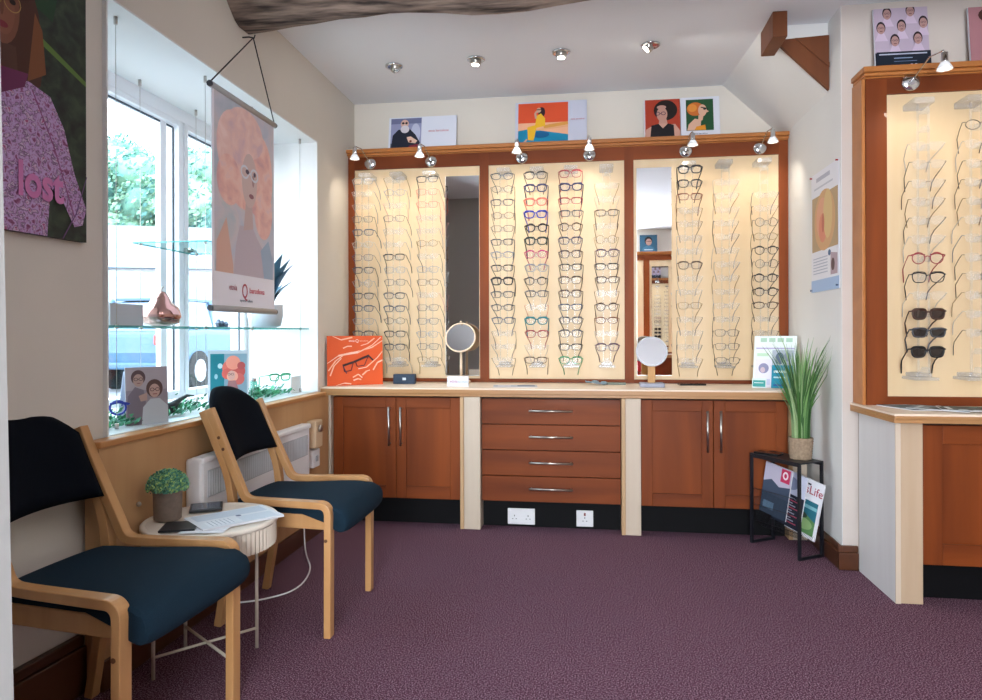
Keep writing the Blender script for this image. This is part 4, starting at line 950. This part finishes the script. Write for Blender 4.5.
# hanging banner
t = thing('hanging_banner', 'hanging fabric banner of a woman with big pink hair in the window', 'banner', (-1.40, 2.655, 1.115), PI/2)
M_bar = mat('banner_bar', 'A9A5A2', .45, .2)
boxo('fabric', -.255, .255, -.001, .001, .02, .85, mat('banner_fabric', 'C6C2CC', .8), t)
a = Art(.51, .83)
bg_ = fmat('banner_sky', '9FA6B4', ['ACBAC8', 'C8C8D4', 'D4CACE', 'B4C4CC'], 5); hair = fmat('pink_hair_print', 'C49AA0', ['D8A6A8', 'EAB6AC', 'F2C8BC', 'E4C4CA'], 12); hair2 = fmat('pink_hair_print_pale', 'C8A8AC', ['DCB8BE', 'ECC4BC', 'F4D4CE'], 14)  # print colours lightened in place of window light through the fabric
a.rect(0, 0, 1, 1, ink('F0EEF6')); a.rect(.03, .16, .99, .985, bg_); a.poly([(.06, .30), (.20, .42), (.30, .2), (.3, .16), (.05, .16)], ink('DAB0A0'))
for x, z, rx, rz_, m_ in ((.5, .72, .40, .24, hair), (.32, .76, .26, .18, hair2), (.72, .68, .25, .22, hair), (.5, .86, .30, .12, hair2), (.80, .50, .16, .14, hair), (.24, .60, .18, .12, hair)): a.ell(x, z, rx, rz_, m_, 28)
a.poly([(.40, .40), (.62, .40), (.68, .36), (.80, .30), (.86, .16), (.30, .16), (.34, .30)], ink('C6B8C2')); a.poly([(.46, .38), (.62, .40), (.60, .53), (.50, .53)], ink('CCB2B0')); a.ell(.56, .635, .125, .135, ink('D6BCB8'), 28); a.ell(.62, .64, .02, .03, ink('B08C8C')); a.glasses(.56, .67, .15, ink('DCDDE6')); a.ell(.585, .56, .04, .012, ink('94626A')); a.ell(.52, .675, .03, .012, ink('5A4A5A')); a.ell(.64, .675, .02, .012, ink('5A4A5A'))
a.poly([(.74, .30), (.88, .36), (.96, .26), (.96, .16), (.80, .16)], ink('A2B4C8')); a.build(t, 'printed_picture', (0, -.0015, .02))
for nm, z in (('bottom_bar', 0), ('top_bar', .835)):
    b = MB(); b.cyl((-.262, 0, z+.012), (.262, 0, z+.012), .0125, n=16); b.build(nm, M_bar, t)
b = MB()
for z in (.012, .847):
    for sg in (-1, 1): b.cyl((sg*.262, 0, z), (sg*.270, 0, z), .0115, n=14)
b.build('end_cap', mat('cap_dark', '2E2E34', .4), t)
b = MB(); b.tube([(-.262, 0, .855), (.07, -.00, 1.158), (.262, 0, .855)], .0028, 6); b.build('cord', mat('cord_dark', '2B2624', .7), t)
text('etnia', .034, ink('B46A76'), parent=t, loc=(-.105, -.003, .088), sx=.9); text('Q', .085, ink('B4465A'), parent=t, loc=(-.012, -.003, .060), sx=.7); text('barcelona', .032, ink('C0485C'), parent=t, loc=(.092, -.003, .083), sx=1.05); text('eyewear culture', .016, ink('8E96A2'), parent=t, loc=(.0, -.003, .045))
b = MB(); b.tube([(-1.449, 2.727, 2.278), (-1.42, 2.727, 2.278), (-1.397, 2.727, 2.272), (-1.393, 2.727, 2.285)], .003, 6); tag(b.build('wall_hook', M_blackmet), 'small dark hook under the beam holding the banner cord', 'hook')
# poster on the right wall, pinned
t = thing('pinned_poster', 'white poster with a large ear photograph pinned to the right wall', 'poster', (XR-.001, 3.40, 1.222), -PI/2)
boxo('sheet', -.19, .19, -.002, 0, 0, .57, ink('E4E6EE'), t)
a = Art(.38, .57); a.rect(0, 0, 1, 1, ink('E8EAF2')); a.rect(.03, .34, .97, .80, ink('B9A080')); a.ell(.5, .58, .38, .25, ink('D2A87E'), 28); a.ell(.42, .60, .22, .17, ink('DDA68A'), 24); a.ell(.44, .52, .15, .12, ink('D98E78')); a.ell(.62, .62, .16, .2, ink('D9BE8A')); a.ell(.45, .56, .05, .08, ink('C0705E'))
a.rect(.2, .92, .7, .955, ink('B4B8C8')); a.rect(.12, .86, .8, .875, ink('C6CAD6')); a.rect(0, 0, 1, .10, ink('A9C4E6')); a.ell(.68, .30, .05, .025, ink('4A6A8E')); a.poly([(.72, .12), (.95, .12), (.95, .28), (.72, .30)], ink('B7A4AE')); a.ell(.8, .2, .06, .05, ink('5A4448'))
for k in range(6): a.rect(.08, .15+k*.025, .62, .158+k*.025, ink('B2BACC'))
a.build(t, 'printed_picture', (0, -.0026, 0))
for k, (x, z) in enumerate(((-.18, .56), (.18, .565), (-.18, .01), (.18, .015))):
    b = MB(); b.lathe([(.004, 0), (.0025, .006), (.005, .010), (.002, .011)], 10, (x, -.002, z), axis='Y'); b.build('pin', ink('B0303C' if k < 2 else '5A6A8A'), t)

# ================================================================== WINDOW DISPLAY
def wire(x, y, lab):
    t = thing('suspension_wire', lab, 'wire', (x, y, .724), group='thin steel wires holding the glass shelves')
    b = MB(); b.cyl((0, 0, 0), (0, 0, 1.33), .0010, n=6); b.build('cable', M_steel, t)
    for z in (1.305, ): b = MB(); b.cyl((0, 0, z), (0, 0, z+.025), .006, n=12); b.build('ceiling_fixing', M_steel, t)
    b = MB(); b.cyl((0, 0, 0), (0, 0, .018), .006, n=12); b.build('floor_fixing', M_steel, t)
    for z in [.324]+([.664] if 2.4 < y < 3 else []): b = MB(); b.cyl((0, 0, z), (0, 0, z+.014), .007, n=12); b.build('shelf_clamp', M_steel, t)
for x, y, lab in [(-1.515, 2.03, 'front suspension wire nearest the viewer in the window'), (-1.795, 2.03, 'rear suspension wire nearest the viewer in the window'), (-1.515, 2.552, 'front suspension wire by the left edge of the banner'), (-1.795, 2.548, 'rear suspension wire behind the pear ornament'),
                  (-1.515, 2.93, 'front suspension wire behind the right side of the banner'), (-1.785, 2.93, 'rear suspension wire in front of the middle mullion'), (-1.515, 3.452, 'front suspension wire nearest the far side of the window'), (-1.785, 3.452, 'rear suspension wire in the far corner of the window')]: wire(x, y, lab)
def gshelf(lab, y0, y1, z, x0=-1.82, x1=-1.495):
    t = thing('glass_shelf', lab, 'glass shelf', (x0, y0, z)); boxo('pane', .001, x1-x0-.001, .001, y1-y0-.001, 0, .006, M_shelf, t)
    b = MB(); W, L = x1-x0, y1-y0; b.box(0, W, 0, .001, 0, .006); b.box(W-.001, W, .001, L, 0, .006); b.box(0, W, L, L+.001, 0, .006); b.box(0, .001, .001, L, 0, .006); b.build('polished_edge', M_glassedge, t)
gshelf('long lower glass shelf hanging across the shop window', 1.93, 3.515, 1.052); gshelf('short upper glass shelf hanging behind the banner', 2.535, 2.95, 1.394)
ZG = 1.0585
tag(boxo('white_card_box', -1.66, -1.53, 2.02, 2.185, ZG, ZG+.072, ink('C6CED6')), 'plain pale grey box at the left end of the glass shelf', 'box')
t = thing('pear_ornament', 'shiny rose gold faceted pear ornament on the glass shelf', 'ornament', (-1.60, 2.388, ZG))
b = MB(); b.lathe([(.03, 0), (.062, .012), (.074, .038), (.062, .066), (.040, .088), (.030, .108), (.022, .124), (.006, .130)], 22)
for v in b.bm.verts: v.co *= 1+.07*noise.noise(v.co*38)
b.build('pear_body', mat('rose_gold', 'B98E84', .15, .95), t)
b = MB(); b.tube([(0, 0, .126), (.004, .0, .14), (.012, 0, .15)], .003, 6); b.build('stalk', M_steel, t)
t = thing('crystal_ornament', 'little glass crystal ornament on the shelf below the banner', 'ornament', (-1.54, 2.72, ZG)); b = MB()
for k, (y, s_) in enumerate(((-.03, .016), (0, .014), (.03, .012))): b.lathe([(s_*.6, 0), (s_, s_), (s_*.3, s_*2)], 6, (0, y, 0), smooth=False)
b.build('crystal', mat('dark_crystal', '5A6474', .1, .3), t)
t = thing('potted_succulent', 'plant with long bluish leaves in a white pot on the glass shelf', 'plant', (-1.62, 3.27, ZG))
b = MB(); b.lathe([(.05, 0), (.075, .01), (.085, .06), (.085, .115), (.078, .115), (.074, .10)], 28); b.build('pot', mat('white_ceramic', 'C9CDD4', .4), t)
b = MB(); lm_ = [mat('blue_leaf', '2F6080', .5), mat('teal_leaf', '4A7A90', .5)]
for k in range(16):
    a_ = k*2.4; L = random.uniform(.12, .27); d = Vector((math.cos(a_), math.sin(a_), 0)); s_ = Vector((-d.y, d.x, 0)); prev = None; i = b.mi(lm_[k % 2])
    for j in range(7):
        u = j/6; p_ = d*(.02+.24*u*u*(.3+L))+Vector((0, 0, .10+L*u)); ww = .036*math.sin(PI*min(u*.9+.1, 1))+.001
        cur = [b.bm.verts.new(p_-s_*ww), b.bm.verts.new(p_+d*.004), b.bm.verts.new(p_+s_*ww)]
        if prev: b.bm.faces.new([prev[0], prev[1], cur[1], cur[0]]).material_index = i; b.bm.faces.new([prev[1], prev[2], cur[2], cur[1]]).material_index = i
        prev = cur
b.build('leaves', None, t)
ZL = .7225
def couple(a):
    a.rect(0, 0, 1, 1, ink('9A9098')); a.rect(0, .6, 1, 1, ink('B0A6AC')); a.ell(.30, .82, .17, .13, ink('5E4A4C')); a.ell(.30, .77, .12, .11, ink('B99A90')); a.poly([(.02, 0), (.05, .5), (.22, .66), (.42, .6), (.55, .0)], ink('7E747E')); a.poly([(.3, .5), (.5, .55), (.5, .42), (.35, .4)], ink('B99A90'))
    a.ell(.68, .62, .20, .16, ink('5E4642')); a.ell(.68, .58, .13, .12, ink('C2A094')); a.poly([(.36, 0), (.40, .3), (.58, .44), (.80, .44), (1, .3), (1, 0)], ink('BCC2C8')); a.glasses(.30, .79, .11, ink('4A3A3E')); a.glasses(.68, .60, .12, ink('4A3436')); a.line([(.26, .72), (.34, .72)], .002, ink('7A4A48')); a.line([(.63, .52), (.73, .52)], .003, ink('8A4A4C'))
t, ln = easel_board('photo_card', 'standing photo card of two people in glasses on the window ledge', 'photo card', (-1.50, 2.165, ZL), 1.0, .140, .195, -.05, .003, ink('C9CCD4')); a = Art(.140, .195); couple(a); a.build(t, 'printed_picture', (0, -.0006, 0), (ln, 0, 0))
t, ln = easel_board('photo_card', 'standing card of a coral red-haired figure on teal, on the window ledge', 'photo card', (-1.60, 2.875, ZL), .50, .170, .235, -.06, .003, ink('B9C6D2'))
a = Art(.170, .235); a.rect(0, 0, 1, 1, ink('B4BCC4')); a.rect(.06, .02, .96, .93, ink('7E9AA8')); a.rect(.06, .02, .4, .93, ink('16707C')); a.ell(.30, .7, .06, .05, ink('A9C8CC')); a.ell(.2, .5, .04, .05, ink('8AB4BC'))
for x, z, r_, cc in ((.55, .66, .2, 'D0685A'), (.72, .6, .2, 'B8504A'), (.62, .76, .18, 'DE8A76'), (.48, .55, .14, 'C65A50'), (.75, .45, .15, 'C4605A'), (.6, .5, .14, 'E09A84'), (.82, .7, .1, 'A84A4A')): a.ell(x, z, r_, r_*.75, ink(cc))
a.ell(.58, .52, .09, .09, ink('C99A8E')); a.glasses(.56, .54, .08, ink('3A2A34')); a.poly([(.5, .42), (.68, .42), (.85, .02), (.4, .02)], ink('9A6A6A')); a.build(t, 'printed_picture', (0, -.0006, 0), (ln, 0, 0))
tag(boxo('white_card', -1.53, -1.525, 3.36, 3.48, ZL, ZL+.085, ink('DDE6E8')), 'small blank white card standing at the far end of the window ledge', 'card')
grn = [mat('sprig_a', '2E8A5C', .6), mat('sprig_b', '4FA878', .6), mat('sprig_c', '1E6A4A', .6), mat('sprig_d', '6FB89A', .6)]
def sprig(lab, x, y, lx, ly, h_, n):
    t = thing('artificial_sprig', lab, 'foliage', (x, y, ZL)); b = MB(); pts = []
    for k in range(n):
        u = random.uniform(-1, 1); pts.append((u*lx+random.gauss(0, .012), random.uniform(-1, 1)*ly, .010+abs(random.gauss(0, h_*.5))*(1-.5*u*u)))
    pts = [(max(-1.85-x, min(-1.465-x, p_[0])), p_[1], p_[2]) for p_ in pts]
    leafcloud(b, pts, .012, grn, asp=.45); b.build('leaves', None, t)
    b = MB(); b.tube([(0, -ly, .006), (.01, 0, .012), (0, ly, .006)], .002, 5); b.build('stem', grn[2], t)
sprig('green artificial foliage at the near end of the window ledge', -1.60, 2.06, .09, .09, .04, 240)
sprig('green artificial foliage between the two photo cards on the ledge', -1.60, 2.42, .08, .20, .045, 420)
sprig('green artificial foliage at the far end of the window ledge', -1.58, 3.18, .07, .17, .035, 420)
t = thing('driftwood_branch', 'dark twisted branch lying on the window ledge beside the photo card', 'branch', (-1.56, 2.42, ZL)); b = MB(); b.tube([(-.0, -.08, .022), (0, -.03, .03), (-.01, .03, .05), (-.03, .12, .062), (-.05, .20, .055)], [.026, .020, .010, .006, .003], 10); b.build('bark', mat('black_bark', '1E2024', .8, bump=.5, scale=60), t)
t = thing('glass_bottle', 'small green glass bottle near the far end of the window ledge', 'bottle', (-1.56, 3.03, ZL)); b = MB(); b.lathe([(.02, 0), (.024, .004), (.024, .05), (.018, .058), (.016, .085), (.012, .085)], 20); b.build('bottle_glass', clear('green_glass', (.5, .85, .75), .15, .03, body=.15, bodycol='3EA080'), t)
b = MB(); b.cyl((0, 0, .085), (0, 0, .10), .012, n=16); b.build('stopper', M_steel, t)
t = thing('glasses_riser', 'clear acrylic riser on the window ledge at the far end', 'riser', (-1.60, 3.37, ZL)); b = MB(); b.box(-.06, .06, -.07, .07, .060, .063); b.box(-.06, .06, -.07, -.067, 0, .060); b.box(-.06, .06, .067, .07, 0, .060); b.build('riser_sheet', M_acr, t)
g = glasses((-1.59, 3.37, ZL+.083), R_, 'green', 'bold', 'green glasses standing on the clear riser in the window', None, rz=1.05, tilt=.12)
t = thing('glasses_stand', 'dark little stand at the near end of the window ledge', 'stand', (-1.59, 2.06, ZL)); b = MB(); b.cyl((0, 0, 0), (0, 0, .006), .022, n=18); b.cyl((0, 0, .006), (0, 0, .05), .006, n=12); b.box(-.012, .012, -.006, .006, .05, .062); b.build('stand_body', mat('dark_stand', '3A424E', .5), t)
g = glasses((-1.56, 2.04, ZL+.066), O_, 'blue', 'bold', 'blue round glasses on the little stand in the window', None, rz=.75, tilt=.1)

# ================================================================== STREET OUTSIDE
M_road = mat('asphalt', '6E7276', .9, noise_amt=.1, scale=3); 
struct(boxo('street', -60, -1.96, -6, 70, -.12, -.02, M_road)); struct(boxo('trim_3', -4.2, -1.96, -6, 70, -.02, .06, mat('pavement', '86847F', .9, noise_amt=.1, scale=4)))
def car(lab, loc, rz, paint):
    t = thing('parked_car', lab, 'car', loc, rz)   # local: length along x (rear at -x), width y
    bodyp = [(-2.15, .35), (-2.2, .62), (-2.12, .95), (-1.0, 1.0), (.9, .95), (1.9, .82), (2.15, .60), (2.1, .32)]
    b = MB(); lo = [(x, -.86, z) for x, z in bodyp]; hi = [(x, .86, z) for x, z in bodyp]; b.hexa(lo, hi); b.build('body', paint, t, bevel=.09, seg=3)
    cab = [(-2.02, .95), (-1.65, 1.43), (-1.2, 1.48), (.2, 1.46), (.95, .96)]
    b = MB(); b.hexa([(x, -.80+(z-.95)*.28, z) for x, z in cab], [(x, .80-(z-.95)*.28, z) for x, z in cab]); b.build('cabin', mat('car_glass', '4E6478', .08, spec=.8), t, bevel=.05)
    b = MB(); b.box(-1.60, .15, -.66, .66, 1.462, 1.50)
    for y in (-.70, .70):
        for x0, x1 in ((-2.0, -1.63), (-.72, -.68), (.93, .22)): b.tube([(x0, y*1.08, .98), (x1, y*.98, 1.47)], .035, 6)
    b.build('roof', paint, t)
    for x in (-1.35, 1.32):
        for y in (-.80, .80):
            b = MB(); b.cyl((x, y-.1, .31), (x, y+.1, .31), .325, n=24); wv = b.build('wheel', mat('tyre', '0C0D10', .9), t)
            b = MB(); b.cyl((x, y+(-.115 if y < 0 else .10), .31), (x, y+(-.10 if y < 0 else .115), .31), .19, n=12); b.build('hubcap', mat('alloy_grey', '8E949A', .4), wv)
    for y in (-.68, .68): b = MB(); b.box(-2.21, -2.06, y-.13, y+.13, .74, .90); b.build('tail_light', mat('tail_red', 'C22A22', .25), t, bevel=.02)
    b = MB(); b.box(-2.25, -2.12, -.84, .84, .36, .47); b.build('bumper', paint, t, bevel=.03)
    t.scale = (1.05, 1, 1.15)
    return t
car('silver blue car parked across the street, its red tail light showing in the left pane', (-8.25, 13.6, -.02), 1.57, mat('car_silver', '3C5E78', .5))
car('darker blue car parked farther along the street, beyond the silver one', (-8.5, 19.8, -.02), 1.57, mat('car_blue', '2E4252', .5))
M_rend = mat('white_render', 'B4B6B8', .9); M_roof = mat('slate_roof', '6C7A86', .8, noise_amt=.15, scale=6); M_wing = mat('window_dark', '2A3A4A', .8, spec=.1)
def house(lab, x, y, rz, W, D, H, R, wins, chim, roofc=M_roof, wallm=M_rend):
    t = thing('street_house', lab, 'house', (x, y, -.02), rz)
    boxo('wall', 0, W, 0, D, 0, H, wallm, t)
    b = MB(); b.hexa([(-.3, -.35, H), (-.3, D+.35, H), (-.3, D/2, H+R)], [(W+.3, -.35, H), (W+.3, D+.35, H), (W+.3, D/2, H+R)]); b.build('roof', roofc, t)
    for cx in chim: boxo('chimney', cx-.35, cx+.35, D/2-.35, D/2+.35, H+R*.55, H+R+1.0, wallm, t)
    for wx, wz, ww, wh in wins:
        o = boxo('window', wx, wx+ww, -.04, .0, wz, wz+wh, M_whitepaint, t); boxo('pane', wx+.07, wx+ww-.07, -.05, -.04, wz+.07, wz+wh-.07, M_wing, o)
    return t
house('long white cottage with slate roof across the street', -21.5, 19.5, .35, 12, 6, 3.3, 1.9, [(1, 2.1, .7, .8), (3, 2.1, .7, .8), (5.2, 2.1, .7, .8), (1.5, .6, 1.2, 1.1), (5, .6, 1.2, 1.1), (8.5, .6, 1.2, 1.1), (8.2, 2.1, .7, .8)], (2.2, 8.8))
house('white gabled building farther down the street behind the mullion', -13.2, 27, .1, 10, 7, 4.0, 2.3, [(1, 2.6, .9, .9), (3.4, 2.6, .9, .9), (6, 2.6, .9, .9), (1, .8, 1.3, 1.2), (4, .8, 1.3, 1.2)], (1.5, 7.5))
house('small white garage with pitched roof behind the parked cars', -13.2, 16.6, .9, 3.4, 3, 1.9, 1.0, [(.7, .5, 1.6, 1.0)], ())
tl = [mat('tree_leaf_a', '5C8A7A', .8), mat('tree_leaf_b', '7AA68E', .8), mat('tree_leaf_c', '467672', .8), mat('tree_leaf_d', '94BA9C', .8)]  # haze put into the leaf colours: paler, bluer greens
random.seed(21)
TP = []
for k in range(10):
    d = 42 if k < 5 else 56; a_ = -.78+.40*((k % 5)+(.5 if k > 4 else 0))/4.5; X_, Y_ = d*math.sin(a_), d*math.cos(a_)
    side = ['leftmost', 'second', 'third', 'fourth', 'fifth'][k % 5]; row = 'nearer' if k < 5 else 'farther'
    t = thing('hillside_tree', 'green broadleaf tree, %s from the left in the %s row on the hillside' % (side, row), 'tree', (X_, Y_, -.02), 0, 'trees on the hill beyond the cottages')
    Ht = 11.8+random.uniform(-.8, 1.0) if k < 5 else 15.5+random.uniform(-1, 1); b = MB(); b.cyl((0, 0, 0), (0, 0, Ht*.55), .35, .2, n=8); b.build('trunk', mat('tree_bark', '6A5A4A', .9), t)
    b = MB(); pts = []
    for c_ in range(9):
        cc = Vector((random.uniform(-1.3, 1.3), random.uniform(-1.2, 1.2), Ht*(.42+.46*random.random()))); rr = random.uniform(1.2, 1.8)*(1 if k < 5 else 1.25); b.blob(cc, rr*.85, 2, tl[c_ % 4], amp=.5)
        for q in range(420):
            v = Vector((random.gauss(0, 1), random.gauss(0, 1), random.gauss(0, 1))).normalized()*rr*random.uniform(.85, 1.08); pts.append(cc+v)
    leafcloud(b, pts, .15, tl, asp=.6); b.build('crown', None, t)

# ================================================================== REST OF THE SHOP (seen in the mirrors)
random.seed(5)
t = frame_unit('wall_display_unit', 'brown wood-framed display on the opposite wall, seen in the tall mirror', -.35, .98, 0, .10, [(-.25, .76), (.84, .95)], .742, 2.13, .763, 2.014)
t.location = (1.235, -1.595, .742); t.rotation_euler = (0, 0, PI)
t = thing('wall_mirror', 'tall mirror on the opposite display, reflected in the tall mirror', 'mirror', (.93, -1.60, .80), PI); boxo('glass', -.11, .11, 0, .006, 0, 1.13, M_mirror, t)
def pm(a): a.rect(0, 0, 1, 1, ink('2E5A72')); a.ell(.5, .66, .22, .24, ink('14161C')); a.ell(.48, .58, .17, .2, ink('B4887A')); a.poly([(.1, 0), (.2, .25), (.42, .36), (.6, .36), (.8, .25), (.95, 0)], ink('3F6E8A')); a.rect(.25, .1, .75, .15, ink('C9D2DA')); a.line([(.36, .62), (.62, .62)], .006, ink('1A1A20'))
t = topcard('blue picture of a dark-haired man, reflected in the tall mirror', .0, .235, .235, 0, pm, lean=-.1); t.location = (.78, -1.62, 2.131); t.rotation_euler = (0, 0, PI)
worktop('worktop', 'counter top below the opposite display, seen in the mirror', [(.55, -1.69), (1.9, -1.69), (1.9, -1.35), (.55, -1.35)], .696, .741)
t = thing('base_cabinet', 'brown cabinet below the opposite display, seen in the mirror', 'cabinet', (.55, -1.68, 0)); boxo('carcass', 0, 1.35, 0, .30, 0, .695, M_cherry, t)
t = thing('red_chair', 'red padded chair reflected low in the tall mirror', 'chair', (.52, -1.0, 0), .2)
b = MB(); b.box(-.2, .2, -.2, .2, .42, .48); b.build('seat', ink('A82A30'), t, bevel=.02); b = MB(); b.box(-.2, .2, -.24, -.19, .52, .92); b.build('backrest', ink('A82A30'), t, bevel=.03)
for x in (-.18, .18):
    for y in (-.18, .18): b = MB(); b.cyl((x, y, 0), (x, y, .42 if y > 0 else .6), .012, n=8); b.build('leg', M_chrome, t)
